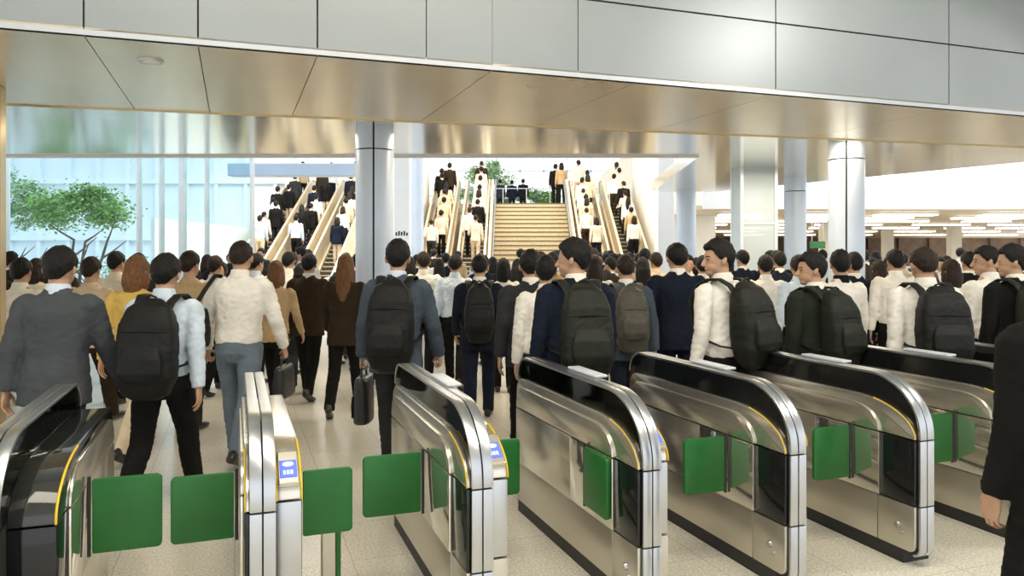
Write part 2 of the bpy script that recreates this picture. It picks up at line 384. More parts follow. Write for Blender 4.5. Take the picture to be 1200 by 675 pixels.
def hair_mesh(P, kind):
    key = 'hair_'+kind
    if key in P.cache: return P.cache[key]
    bm = bmesh.new()
    r = bmesh.ops.create_icosphere(bm, subdivisions=5, radius=1)
    seed = sum(map(ord, kind))
    for v in bm.verts:
        d = v.co.normalized(); az = math.atan2(abs(d.x), d.y)     # 0 front .. pi back
        pz = d.z*.118
        if kind in ('long', 'bob', 'tail'): line = .062 if az < .75 else (.062 - (az-.75)/.5*.16 if az < 1.25 else -.098)
        elif kind == 'crop': line = .075 if az < .8 else (.075-(az-.8)/.6*.08 if az < 1.4 else -.014 - max(0, min(1,(az-1.75)/.8))*.066)
        else: line = .058 if az < .8 else (.058-(az-.8)/.55*.070 if az < 1.35 else -.020 - max(0, min(1,(az-1.78)/.75))*.074)
        line += noise.noise(Vector((d.x*9+seed, d.y*9, 2.0)))*.010
        k = (pz-line)/(.014 if az < 1.5 else .030); k = max(0, min(1, .5+k)); k = k*k*(3-2*k)
        q = Vector((d.x*7+seed, d.y*7, d.z*3.2))
        nz = noise.noise(q)*.070 + noise.noise(q*2.6)*.055 + noise.noise(Vector((d.x*34, d.y*34, d.z*7+seed)))*.022
        thick = {'crop': 1.07, 'thick': 1.21}.get(kind, 1.145)
        top = 1+.05*max(0, d.z)
        if kind in ('short', 'crop', 'thick'):                              # thins out towards nape and ears
            lo = max(0, min(1, (.030-pz)/.105)); thick = thick - (thick-1.035)*lo**1.2; nz *= 1-.6*lo
        fac = (.80*(1-k) + k*(thick+nz)*top)
        v.co = Vector((d.x*.081*fac, -.004 + d.y*.101*fac, 1.646 + d.z*.112*fac))
    if kind == 'long':
        bm2 = [(0,-.055,1.70), (0,-.088,1.60), (0,-.100,1.48), (0,-.118,1.36), (0,-.125,1.27)]
        tube(bm, bm2, [(.060,.050), (.084,.052), (.086,.046), (.078,.034), (.045,.020)], seg=18)
        for s in (-1, 1): tube(bm, [(s*.064,0,1.70), (s*.080,-.012,1.60), (s*.086,-.03,1.48), (s*.078,-.06,1.38)], [(.022,.045), (.024,.050), (.022,.045), (.012,.02)], seg=10)
    if kind == 'bob':
        tube(bm, [(0,-.050,1.70), (0,-.070,1.60), (0,-.070,1.53), (0,-.066,1.48)], [(.062,.052), (.086,.054), (.090,.056), (.078,.044)], seg=18)
        for s in (-1, 1): tube(bm, [(s*.064,0,1.70), (s*.082,.005,1.60), (s*.086,.0,1.53), (s*.080,-.01,1.49)], [(.022,.05), (.022,.06), (.020,.055), (.012,.04)], seg=10)
    if kind == 'tail':
        tube(bm, [(0,-.085,1.66), (0,-.135,1.66), (0,-.15,1.58), (0,-.14,1.48), (0,-.135,1.42)], [.030,.026,.030,.024,.010], seg=12)
    for v in bm.verts: v.co = P.hd(v.co)
    me = remesh(bm, .0065, 2, .0055, (80,80,16)); P.cache[key] = me
    return me

def face_bits(root, P, hair):
    H = P.hrot.to_4x4()
    for s in (-1, 1):
        bm = bmesh.new(); ball(bm, P.hd((s*.031,.083,1.634)), (.013,.008,.006), 2, H); finish(bm, 'eye', M['eye'], root, 180)
        bm = bmesh.new(); tube(bm, [P.hd((s*.016,.094,1.655)), P.hd((s*.032,.091,1.660)), P.hd((s*.050,.078,1.655))], [(.004,.003)]*3, seg=6); finish(bm, 'eyebrow', hair, root, 180)

POSES = {
 'walk_a': make_pose(((24, 6, -4), (-14, 22, 28)), ((-16, 9, 14), (18, 9, 18)), 0, 4),
 'walk_b': make_pose(((-14, 24, 30), (24, 6, -4)), ((18, 9, 18), (-16, 9, 14)), 0, 4),
 'walk_c': make_pose(((12, 4, 0), (-6, 12, 12)), ((-6, 10, 12), (8, 10, 16)), 12, 3),
 'stand':  make_pose(((2, 3, 0), (-3, 3, 0)), ((-3, 9, 10), (4, 9, 12)), -14, 1),
 'phone':  make_pose(((8, 4, 0), (-8, 14, 12)), ((4, 12, 80), (-4, 9, 12)), 6, 4, (60, 25)),
 'carry':  make_pose(((14, 5, -2), (-10, 20, 22)), ((6, 15, 10), (8, 15, 14)), 3, 4, (95, 95)),
 'near':   make_pose(((14, 5, -2), (-10, 20, 22)), ((2, 3, 14), (8, 6, 14)), 3, 3, (40, 25)),
 'look_l': make_pose(((14, 5, -2), (-10, 18, 20)), ((-4, 10, 16), (10, 10, 16)), 58, 5),
 'look_r': make_pose(((-8, 16, 16), (14, 4, 0)), ((12, 10, 18), (-6, 10, 14)), -38, 5),
}
PEOPLE = []
def person(x, y, h=1.72, pose='walk_a', top=('jacket','black'), bottom=('trousers','black'), hair=('short','hair_black'), rot=0, label=None, group=None,
           width=1.0, z=0.0, face=False, collar=None, shoe=True):
    P = POSES[pose]; s = h/1.755
    r = link('person', body_mesh(P), M['skin'])
    r.location = (x, y, z); r.scale = (s*width, s*(width*.5+.5), s); r.rotation_euler = (0, 0, radians(rot))
    if label: tag(r, label, 'person', group)
    else: r['category'] = 'person'
    def kid(name, me, m):
        if not me.materials: me.materials.append(None)
        o = bpy.data.objects.new(name, me); COL.objects.link(o); o.parent = r
        o.material_slots[0].link = 'OBJECT'; o.material_slots[0].material = M[m]; return o
    kid({'jacket':'jacket','shirt':'shirt','blouse':'blouse'}[top[0]], top_mesh(P, top[0]), top[1])
    kid(bottom[0], bottom_mesh(P, bottom[0]), bottom[1])
    kid('hair', hair_mesh(P, hair[0]), hair[1])
    if top[0] == 'jacket' and collar != 'none': kid('collar', collar_mesh(P), collar or 'white')
    elif top[0] == 'shirt': kid('collar', collar_mesh(P), collar or top[1])
    if shoe:
        kid('shoe', shoe_mesh(P, 'L'), 'shoe'); kid('shoe', shoe_mesh(P, 'R'), 'shoe')
    if face: face_bits(r, P, M[hair[1]])
    r['pose_'] = pose
    PEOPLE.append(r)
    return r
def mtx(o): return Matrix.Translation(o.location) @ o.rotation_euler.to_matrix().to_4x4() @ Matrix.Diagonal((*o.scale, 1))

BAGC = {}
def backpack(p, material='nylon', label=None, group=None, size=1.0, low=0.0):
    """rucksack worn by person p: bag, pocket, two straps, grab handle"""
    P = POSES[p['pose_']]; key = (p['pose_'], size, low)
    if key not in BAGC:
        up = P.up; parts = []
        bm = bmesh.new(); w = .150*size
        tube(bm, [up((0,-.235,.93-low)), up((0,-.245,1.0-low)), up((0,-.245,1.14-low*.6)), up((0,-.235,1.28)), up((0,-.215,1.38)), up((0,-.20,1.415))],
             [(w*.92,.085), (w*1.06,.105), (w*1.06,.108), (w,.095), (w*.80,.070), (w*.55,.040)], seg=28, sq=.55, round_ends=True)
        parts.append(('backpack', remesh(bm, .010, 4, .008, (10,10,8))))
        bm = bmesh.new()
        tube(bm, [up((0,-.345,.99-low)), up((0,-.355,1.03-low)), up((0,-.352,1.12-low)), up((0,-.335,1.19-low))], [(w*.70,.022), (w*.80,.034), (w*.78,.032), (w*.62,.014)], seg=24, sq=.5)
        parts.append(('front_pocket', remesh(bm, .009, 3, .004)))
        bm = bmesh.new()
        tube(bm, [up((-.035,-.205,1.405)), up((-.03,-.215,1.455)), up((0,-.218,1.468)), up((.03,-.215,1.455)), up((.035,-.205,1.405))], [.008]*5, side=(0,1,0), seg=8)
        parts.append(('grab_handle', bm2me(bm)))
        bm = bmesh.new()
        tube(bm, [up((-w*.82,-.322,1.235)), up((-w*.4,-.338,1.24)), up((0,-.342,1.242)), up((w*.4,-.338,1.24)), up((w*.82,-.322,1.235))], [.0055]*5, side=(0,0,1), seg=6)
        parts.append(('zip', bm2me(bm)))
        for s in (-1, 1):
            bm = bmesh.new()
            tube(bm, [up((s*.085,-.19,1.36)), up((s*.098,-.150,1.425)), up((s*.112,-.085,1.468)), up((s*.120,.0,1.474)), up((s*.125,.085,1.44)), up((s*.132,.145,1.34)), up((s*.150,.140,1.20)), up((s*.185,.06,1.08)), up((s*.180,-.10,1.02)), up((s*.135,-.19,1.0))],
                 [(.030,.010)]*6+[(.026,.009),(.016,.007),(.014,.006),(.014,.006)], side=(1,0,0), seg=10, sq=.7)
            parts.append(('shoulder_strap', bm2me(bm)))
        BAGC[key] = parts
    root = None
    for n, me in BAGC[key]:
        if not me.materials: me.materials.append(None)
        o = bpy.data.objects.new(n, me); COL.objects.link(o)
        o.material_slots[0].link = 'OBJECT'; o.material_slots[0].material = M['lip'] if n == 'zip' and material == 'nylon_x' else M[material]
        if root is None:
            root = o; o.location = p.location; o.rotation_euler = p.rotation_euler; o.scale = p.scale
            if label: tag(o, label, 'backpack', group)
        else: o.parent = root
    return root
def bm2me(bm):
    bmesh.ops.recalc_face_normals(bm, faces=bm.faces)
    me = bpy.data.meshes.new('m'); bm.to_mesh(me); bm.free()
    me.polygons.foreach_set('use_smooth', [True]*len(me.polygons)); return me

def handbag(p, side, material, label, w=.36, h=.28, t=.10, rot=0, name='briefcase', cat='briefcase', soft=.5):
    """bag hanging from person p's hand"""
    sh, e, wr, d, f, m = POSES[p['pose_']].j[side]
    g = mtx(p) @ (wr + d*.098 + m*.018)
    root = empty(name, g, p.rotation_euler.z + radians(rot), label, cat)
    bm = bmesh.new()
    hh = .055
    tube(bm, [(-.065,0,0)] + [(-.065+.13*k/4, 0, .004*sin(pi*k/4)) for k in range(1, 4)] + [(.065,0,0)], [.010]*5, side=(0,1,0), seg=8)
    for s in (-1, 1): tube(bm, [(s*.065,0,0), (s*.078,0,-hh*.5), (s*.082,0,-hh-.01)], [.008]*3, side=(0,1,0), seg=8)
    o = finish(bm, 'handle', M[material], root, 180); o.rotation_euler.z = pi/2
    bm = bmesh.new()
    tube(bm, [(0,0,-hh-.005), (0,0,-hh-.03), (0,0,-hh-h*.5), (0,0,-hh-h+.02), (0,0,-hh-h)], [(w*.44,t*.30), (w*.485,t*.42), (w*.5,t*.5), (w*.5,t*.5), (w*.47,t*.44)], seg=28, sq=soft, round_ends=False)
    me = remesh(bm, .009, 3, .004); o = link('bag_body', me, M[material], root); o.rotation_euler.z = pi/2
    bm = bmesh.new()
    tube(bm, [(0,t*.47,-hh-h*.42), (0,t*.50,-hh-h*.6), (0,t*.49,-hh-h*.86)], [(w*.40,.006), (w*.42,.009), (w*.40,.006)], seg=20, sq=.5)
    o = link('pocket', bm2me(bm), M[material], root); o.rotation_euler.z = pi/2
    return root
def shoulder_bag(p, side, material, label):
    P = POSES[p['pose_']]; s = -1 if side == 'L' else 1; up = P.up; Mx = mtx(p)
    root = empty('shoulder_bag', p.location, p.rotation_euler.z, label, 'bag'); root.scale = p.scale
    bm = bmesh.new()
    tube(bm, [up((s*.26,-.10,1.22)), up((s*.275,-.10,1.17)), up((s*.285,-.10,1.05)), up((s*.28,-.10,.93)), up((s*.27,-.10,.90))], [(.03,.13), (.055,.16), (.068,.175), (.065,.17), (.05,.14)], seg=24, sq=.6, round_ends=False)
    link('bag_body', remesh(bm, .010, 3, .006), M[material], root)
    bm = bmesh.new()
    tube(bm, [up((s*.26,-.22,1.20)), up((s*.20,-.15,1.36)), up((s*.165,-.06,1.475)), up((s*.165,.02,1.482)), up((s*.21,.07,1.38)), up((s*.262,.02,1.20))], [(.020,.006)]*6, seg=8)
    link('strap', bm2me(bm), M[material], root)
    return root
# ------------------------------------------------------------------ the setting
def line_pt(t, d0=5.85): return Vector((0, d0, 0)) + R_*t          # plan line of the beam face
def t_of(X, d0=5.85):
    r = (X-CX)/F; return r*d0/(R_.x - r*R_.y)
BZ = 3.05
CZ = 3.18
bm = bmesh.new(); box(bm, (-30,-6,-.12), (30,70,0)); struct(finish(bm, 'floor', floor_material()))
# beam: face panels with open joints over a dark backing
seams = [-14, t_of(98), t_of(232), t_of(372), t_of(500), t_of(577), t_of(677), t_of(909), t_of(1112), 14]
bm = bmesh.new(); bl = bmesh.new()
def face_panel(bm, ta, tb, za, zb, off=0.0, th=.05):
    a, b = line_pt(ta), line_pt(tb); n = -G
    vs = []
    for p in (a, b):
        for k in (0, 1):
            for zz in (za, zb): vs.append(bm.verts.new((p.x+n.x*(off-k*th), p.y+n.y*(off-k*th), zz)))
    f = lambda *i: bm.faces.new([vs[k] for k in i])
    f(0,1,5,4); f(2,6,7,3); f(0,2,3,1); f(4,5,7,6); f(0,4,6,2); f(1,3,7,5)
for i, (ta, tb) in enumerate(zip(seams, seams[1:])):
    if i in (4, 5): g = .0015
    else: g = .006
    if tb < t_of(600): face_panel(bm, ta+g, tb-g, BZ+.035, 5.6)
    else:
        face_panel(bm, ta+g, tb-g, BZ+.035, 3.665); face_panel(bm, ta+g, tb-g, 3.68, 5.6)
struct(finish(bm, 'wall_front_fascia', M['fascia']))
face_panel(bl, -14, 14, BZ+.01, 5.58, -.03, .1); struct(finish(bl, 'wall_front_backing', M['groove']))
bm = bmesh.new(); face_panel(bm, -14, 14, BZ, BZ+.034, .012, .05); struct(finish(bm, 'trim_1', M['lip']))
# soffit of the beam: panels with fine joints, and a thin dark rear edge
def back_pt(t):   # rear edge line through the two measured points, met along G from the face point
    a = line_pt(t); p0 = Vector((-4.74, 7.10, 0)); d = Vector((11.36, 2.83, 0))
    den = G.x*(-d.y) - (-d.x)*G.y
    rx, ry = p0.x-a.x, p0.y-a.y
    k = (rx*(-d.y) - (-d.x)*ry)/den
    return a + G*k
bm = bmesh.new()
ss = [-9, -6, t_of(98), t_of(232), t_of(372), t_of(577), t_of(745), t_of(909), t_of(1112), 9, 12]
for ta, tb in zip(ss, ss[1:]):
    a, b, c, d = line_pt(ta+.0035), line_pt(tb-.0035), back_pt(tb-.0035), back_pt(ta+.0035)
    ngon_slab(bm, [(p.x, p.y) for p in (a, b, c, d)], BZ, BZ+.05)
struct(finish(bm, 'ceiling_soffit', M['soffit']))
bm = bmesh.new(); pts = [line_pt(-9)+G*.02, line_pt(12)+G*.02, back_pt(12), back_pt(-9)]; ngon_slab(bm, [(p.x,p.y) for p in pts], BZ+.012, BZ+.3); struct(finish(bm, 'ceiling_beam_core', M['groove']))
bm = bmesh.new(); pts = [back_pt(-9)-G*.015, back_pt(12)-G*.015, back_pt(12)+G*.025, back_pt(-9)+G*.025]; ngon_slab(bm, [(p.x,p.y) for p in pts], BZ-.012, BZ+.15); struct(finish(bm, 'trim_2', M['gold_wall']))
# round recessed lamp in the soffit
c = at(177, 71, (BZ-EYE)*F/(HY-71))
lamp = empty('ceiling_light', (c.x, c.y, BZ), 0, 'round recessed downlight in the bronze overhead panel at upper left', 'ceiling light')
bm = bmesh.new(); tube(bm, [(0,0,.0), (0,0,-.012)], [(.085,.085), (.080,.080)], seg=32, round_ends=False); finish(bm, 'rim', M['lip'], lamp, 40)
bm = bmesh.new(); tube(bm, [(0,0,-.008), (0,0,-.016)], [(.060,.060), (.058,.058)], seg=32, round_ends=False); finish(bm, 'lens', M['white_wall'], lamp, 40)
# polished ceiling of the hall behind the beam
cp = [back_pt(-9), (-16.0, 11.8), (2.9, 11.8), (3.4, 18.6), (4.85, 18.7), (8.45, 12.67), (9.63, 10.69)]
cp = [(p[0], p[1]) if not hasattr(p, 'x') else (p.x, p.y) for p in cp]
bm = bmesh.new()
ngon_slab(bm, [(cp[0][0], cp[0][1]), cp[1], cp[2], cp[3], cp[4], cp[5], cp[6]], CZ, CZ+.25)
struct(finish(bm, 'ceiling', M['ceil']))
bm = bmesh.new(); box(bm, (-16, 11.81, CZ-.03), (2.88, 11.9, CZ+.4)); struct(finish(bm, 'trim_3', M['white_wall']))
# ceiling of the gate hall, over and behind the viewpoint
bm = bmesh.new()
pts = [line_pt(-13), line_pt(13), line_pt(13)-G*11, line_pt(-13)-G*11]
ngon_slab(bm, [(p.x,p.y) for p in pts], 5.58, 5.75); struct(finish(bm, 'ceiling_gate_hall', M['white_wall']))
# jamb at the left edge
bm = bmesh.new(); a = at(4, 298, 6.4); box(bm, (-.5,-.09,0), (.0,.09,BZ), .01); o = finish(bm, 'trim_4', M['gold_wall'], loc=(a.x, a.y, 0)); o.rotation_euler.z = GATE_ROT; struct(o)

def column(x, y, r, z1, label, joint=.28, m='column', seam_dir=-pi/2, seg=40):
    root = empty('column', (x, y, 0), seam_dir+pi/2, label, 'column')
    for a0, a1 in ((-pi/2+.05, pi/2-.05), (pi/2+.05, 3*pi/2-.05)):
        for z0, zz in ((.12, z1-joint-.008), (z1-joint+.008, z1)):
            bm = bmesh.new(); n = 22
            o_ = [(r*cos(a0+(a1-a0)*k/n), r*sin(a0+(a1-a0)*k/n)) for k in range(n+1)]
            i_ = [(q[0]*.86, q[1]*.86) for q in o_[::-1]]
            ngon_slab(bm, o_+i_, z0, zz); finish(bm, 'cladding_panel', M[m], root, 30)
    bm = bmesh.new(); tube(bm, [(0,0,0), (0,0,z1)], [r*.9]*2, seg=32, round_ends=False); finish(bm, 'core', M['groove'], root, 40)
    bm = bmesh.new(); tube(bm, [(0,0,0), (0,0,.13)], [r*1.04]*2, seg=32, round_ends=False); finish(bm, 'base_ring', M['rail'], root, 40)
    return root
cL = at(439, 298, 9.2); column(cL.x, cL.y, .225, CZ, 'round pale blue metal column with dark seam left of the escalators', seam_dir=-pi/2+.12)
cR = at(992, 298, 10.1); column(cR.x, cR.y, .225, CZ, 'round pale blue metal column at right before the lamp-lit concourse', seam_dir=-pi/2-.42)
c3 = at(804, 298, 18.5); column(c3.x, c3.y, .23, 5.2, 'plain grey-blue column right of the white lit pillar', seam_dir=0)
c4 = at(932, 298, 15.2); column(c4.x, c4.y, .21, CZ, 'pale metal column just left of the large right column', seam_dir=0)
c5 = at(488, 298, 21); column(c5.x, c5.y, .20, 5.4, 'slim grey column beside the white pillar near the left escalators', seam_dir=0)
def pillar(X, D, w, z1, label, mark=False):
    p = at(X, 298, D); root = empty('pillar', (p.x, p.y, 0), 0, label, 'pillar')
    bm = bmesh.new(); box(bm, (-w/2,-w/2,.1), (w/2,w/2,z1), .02); finish(bm, 'shaft', M['white_wall'], root)
    bm = bmesh.new(); box(bm, (-w/2-.015,-w/2-.015,0), (w/2+.015,w/2+.015,.12), .01); finish(bm, 'base', M['rail'], root)
    if mark:
        bm = bmesh.new()
        for k in range(5): box(bm, (-.16+k*.068, -w/2-.004, 2.14), (-.16+k*.068+.046, -w/2+.004, 2.14+[.09,.12,.1,.12,.08][k]), .004)
        finish(bm, 'sign_marks', M['black_matt'], root)
pillar(472, 20, .40, 5.4, 'white square pillar with small dark sign marks left of escalators', True)
pillar(779, 20, .42, 5.4, 'bright white square pillar right of the right escalators', False)
p = at(883, 298, 13.8)
root = empty('glass_lift_shaft', (p.x, p.y, 0), 0, 'pale glass lift shaft between the two right-hand columns', 'lift shaft')
for sx in (-1, 1):
    for sy in (-1, 1):
        bm = bmesh.new(); box(bm, (sx*.30-.025, sy*.30-.025, 0), (sx*.30+.025, sy*.30+.025, CZ), .004); finish(bm, 'corner_post', M['mullion'], root)
bm = bmesh.new(); box(bm, (-.28,-.302,.05), (.28,-.298,CZ)); box(bm, (-.28,.298,.05), (.28,.302,CZ)); box(bm, (-.302,-.28,.05), (-.298,.28,CZ)); box(bm, (.298,-.28,.05), (.302,.28,CZ)); finish(bm, 'pane', M['frosted'], root)
for z in (1.1, 2.2): 
    bm = bmesh.new(); box(bm, (-.3,-.31,z-.02), (.3,.31,z+.02)); finish(bm, 'cross_rail', M['mullion'], root)

# ---- left: glazed wall, beyond it a garden court
GD = 13.6
mull_x = [-13.2, -11.0, -8.95, -6.6, -6.2, -5.83, -5.4, -4.6]
fr = bmesh.new(); gp = bmesh.new()
for i, x in enumerate(mull_x):
    w = .04 if i != 5 else .09
    box(fr, (x-w/2, GD-.08, 0), (x+w/2, GD+.08, 5.0), .006)
for x0, x1 in zip(mull_x, mull_x[1:]): box(gp, (x0+.02, GD-.006, .1), (x1-.02, GD+.006, 5.0))
box(fr, (-13.2, GD-.06, 0), (-4.6, GD+.06, .12)); 
struct(finish(fr, 'window_1', M['mullion'])); o = struct(finish(gp, 'window_1_glass', M['glass_blue'])); 
bm = bmesh.new(); box(bm, (-5.9, 15.9, 3.28), (-2.6, 16.2, 3.55), .02); struct(finish(bm, 'trim_5', M['column']))
bm = bmesh.new(); box(bm, (-27, 13.9, 0), (-8.6, 29.7, .02)); struct(finish(bm, 'floor_court', M['paver']))
# pale building across the court
bm = bmesh.new()
box(bm, (-27,30,0), (-8.6,31,9)); 
for k in range(16): box(bm, (-26.5+k*1.15, 29.8, 0), (-26.38+k*1.15, 30, 9))
for k in range(3): box(bm, (-27, 29.75, 2.2+k*2.2), (-8.6, 30, 2.4+k*2.2))
struct(finish(bm, 'wall_court_far', M['bldg']))

def tree(name, loc, crown, n, leafm, label, trunk_h, seed, leaf=.07, cat='tree', stems=3):
    rnd = random.Random(seed); root = empty(name, loc, 0, label, cat)
    bm = bmesh.new(); tips = []
    for s in range(stems):
        a = 2*pi*s/stems + rnd.random(); p = Vector((.06*cos(a), .06*sin(a), 0)); d = Vector((cos(a)*.28, sin(a)*.28, 1)).normalized()
        pts = [p]; 
        for k in range(5): p = p + (d + Vector((rnd.uniform(-.2,.2), rnd.uniform(-.2,.2), 0))).normalized()*trunk_h/5; pts.append(p)
        tube(bm, pts, [.055-.006*k for k in range(6)], seg=8)
        for b in range(5):
            q = pts[2+b%4]; e = rnd.uniform(0, 2*pi); L = rnd.uniform(.5,.9)*crown[0]*.7
            r = [q, q+Vector((cos(e)*L*.45, sin(e)*L*.45, L*.3)), q+Vector((cos(e)*L, sin(e)*L, L*.55+.1))]
            tube(bm, r, [.026,.018,.008], seg=6); tips.append(r[2])
    finish(bm, 'trunk', M['bark'], root, 180)
    bm = bmesh.new(); lobes = []
    for k in range(16):
        a = rnd.uniform(0, 2*pi); rr = sqrt(rnd.random())*.78; h = rnd.uniform(-.45,.7)*(1.1-rr*.7)
        lobes.append((Vector((cos(a)*rr*crown[0], sin(a)*rr*crown[0], trunk_h+crown[1]*(.55+h*.6))), rnd.uniform(.22,.42)*crown[0]))
    for i in range(n):
        c, r = rnd.choice(lobes)
        v = Vector((rnd.gauss(0,1), rnd.gauss(0,1), rnd.gauss(0,.62)))*r*.55; p = c+v
        u = Vector((rnd.uniform(-1,1), rnd.uniform(-1,1), rnd.uniform(-.6,.4))).normalized(); w = u.cross(Vector((rnd.uniform(-1,1), rnd.uniform(-1,1), 1))).normalized()
        nn = u.cross(w)*.12; s = leaf*rnd.uniform(.7,1.4)
        q = [bm.verts.new(p), bm.verts.new(p+(u*.45+w*.32+nn)*s), bm.verts.new(p+u*s*1.1), bm.verts.new(p+(u*.45-w*.32+nn)*s)]
        bm.faces.new((q[0], q[1], q[2])); bm.faces.new((q[0], q[2], q[3]))
    me = bpy.data.meshes.new('foliage'); bm.to_mesh(me); bm.free(); link('foliage', me, M[leafm], root)
    return root
p = at(94, 298, 17.2); tree('tree', (p.x, p.y, 0), (1.05, 1.15), 5200, 'leaf', 'small green multi-stemmed tree in the court outside the glass', 2.05, 3, .085)
p = at(22, 298, 19.5); tree('tree', (p.x, p.y, 0), (.85, 2.3), 2600, 'leaf2', 'pale loose tree at far left behind the jamb', 1.6, 8, .09)
p = at(150, 298, 21); tree('shrub', (p.x, p.y, 0), (.8, .9), 1300, 'leaf2', 'low pale shrub in the court right of the tree', .6, 5, .08, 'shrub')
p = at(66, 298, 20); tree('shrub', (p.x, p.y, 0), (.8, 1.0), 1500, 'leaf', 'low green shrub under the small tree outside', .7, 6, .08, 'shrub')

# ---- central stairs and escalators up to the terrace
UZ, Y0, Y1 = 3.64, 23.9, 30.0
def mid(X): return (X-CX)/F*27.0
sx0, sx1 = mid(577), mid(669)
st = empty('staircase', ((sx0+sx1)/2, Y0, 0), 0, 'broad beige stone staircase between the two pairs of escalators', 'staircase')
NS = 22; hw = (sx1-sx0)/2
for k in range(NS):
    bm = bmesh.new(); z0 = UZ*k/NS; y0 = (Y1-Y0)*k/NS; box(bm, (-hw, y0, max(0, z0-.25)), (hw, y0+(Y1-Y0)/NS+.12, UZ*(k+1)/NS)); o = finish(bm, 'step', M['stone'], st)
    bm = bmesh.new(); box(bm, (-hw+.01, y0-.012, UZ*(k+1)/NS-.035), (hw-.01, y0+.05, UZ*(k+1)/NS+.004)); finish(bm, 'nosing', M['nosing'], o)
for s in (-1, 1):
    bm = bmesh.new(); ya, yb = -.3, Y1-Y0+.3
    prism(bm, [(ya,0), (ya,.95), (.1,.95), (Y1-Y0,UZ+.95), (yb,UZ+.95), (yb,UZ-.3), (Y1-Y0,UZ-.3)], s*(hw+.02), s*(hw+.10)); finish(bm, 'side_panel', M['gold'], st)
    bm = bmesh.new(); tube(bm, [(s*(hw-.06),-.2,.9), (s*(hw-.06),.1,.95), (s*(hw-.06),Y1-Y0,UZ+.92), (s*(hw-.06),yb,UZ+.92)], [.028]*4, seg=8); finish(bm, 'handrail', M['rail'], st, 180)
ESC = {}
def escalator(name, xc, label, w=.98, y0=Y0-.4, y1=Y1+.3, UZ=3.64):
    root = empty('escalator', (xc, y0, 0), 0, label, 'escalator'); ESC[name] = (xc, y0, y1)
    Lh = y1-y0; hw_ = w/2
    bm = bmesh.new(); n = 26
    for k in range(n):
        y = Lh*k/n; z = UZ*k/n
        box(bm, (-hw_+.13, y, max(0,z-.3)), (hw_-.13, y+Lh/n+.06, z+UZ/n*.98))
    finish(bm, 'steps', M['dark_step'], root)
    bm = bmesh.new()
    for k in range(n): box(bm, (-hw_+.14, Lh*k/n-.006, UZ*(k+1)/n-.03), (hw_-.14, Lh*k/n+.02, UZ*(k+1)/n+.004))
    finish(bm, 'step_edges', M['yellow'] if False else M['gold'], root)
    for s in (-1, 1):
        bm = bmesh.new(); prism(bm, [(-.9,0), (-.9,.16), (0,.16), (Lh,UZ+.16), (Lh+.8,UZ+.16), (Lh+.8,UZ-.4), (Lh,UZ-.5), (.6,0)], s*(hw_-.12), s*(hw_)); finish(bm, 'skirt', M['gold'], root)
        bm = bmesh.new(); prism(bm, [(-.9,.16), (-1.02,.5), (-.9,.88), (0,.92), (Lh,UZ+.92), (Lh+.8,UZ+.90), (Lh+.9,UZ+.5), (Lh+.8,UZ+.16), (Lh,UZ+.16), (0,.16)], s*(hw_-.065), s*(hw_-.05)); finish(bm, 'balustrade', M['gold'], root)
        x = s*(hw_-.058)
        bm = bmesh.new(); tube(bm, [(x,-.9,.14), (x,-1.06,.5), (x,-.9,.92), (x,0,.96), (x,Lh,UZ+.96), (x,Lh+.8,UZ+.94), (x,Lh+.95,UZ+.5)], [(.045,.03)]*7, seg=10); finish(bm, 'handrail', M['gold'], root, 180)
    return root
escalator('L1', mid(556), 'escalator directly left of the stone staircase')
escalator('L2', mid(515), 'second escalator left of the staircase, beside a white wall')
escalator('R1', mid(691), 'escalator directly right of the stone staircase')
escalator('R2', mid(733), 'second escalator right of the staircase, beside a white wall')
escalator('W1', mid(322), 'far left escalator crowded with people, outermost of three', .98)
escalator('W2', mid(362), 'far left escalator crowded with people, middle of three', .98)
escalator('W3', mid(401), 'far left escalator nearest the round blue column', .98)
escalator('E1', mid(826), 'far right escalator behind the grey-blue column', UZ=2.1)
bm = bmesh.new(); box(bm, (mid(538)-.0, Y0+1, 0), (mid(538)+.02, Y1, .2)); struct(finish(bm, 'trim_6', M['gold']))
# terrace at the top and its railing
bm = bmesh.new(); box(bm, (-16, Y1+.05, UZ-.35), (12.5, 57, UZ)); struct(finish(bm, 'floor_upper', M['paver']))
bm = bmesh.new(); box(bm, (mid(577)-.35, Y0+.2, 0), (mid(577)-.22, Y1, .1)); struct(finish(bm, 'trim_7', M['gold']))
bm = bmesh.new(); box(bm, (-16, Y1+.1, 0), (4.9, Y1+.3, UZ-.2)); struct(finish(bm, 'wall_under_terrace', M['white_wall']))
bm = bmesh.new()
for a, b in ((mid(440), mid(492)), (mid(758), mid(812))): box(bm, (a, 24.0, 0), (b, 24.2, 6.2))
box(bm, (mid(492)-.1, 24.2, 0), (mid(492), Y1+.2, 6.2)); box(bm, (mid(758), 24.2, 0), (mid(758)+.1, Y1+.2, 6.2))
struct(finish(bm, 'wall_stair_sides', M['white_wall']))
rl = empty('terrace_railing', (.68, 36, UZ), 0, 'clear glass railing on the terrace above the staircase', 'railing')
for k in range(7):
    bm = bmesh.new(); box(bm, (-3.3+k*1.1-.02, -.02, 0), (-3.3+k*1.1+.02, .02, 1.1)); finish(bm, 'post', M['rail'], rl)
for k in range(6):
    bm = bmesh.new(); box(bm, (-3.27+k*1.1, -.006, .08), (-2.23+k*1.1, .006, 1.05)); finish(bm, 'pane', M['glass'], rl)
bm = bmesh.new(); tube(bm, [(-3.3,0,1.1), (3.3,0,1.1)], [.025]*2, seg=8); finish(bm, 'top_rail', M['rail'], rl, 180)
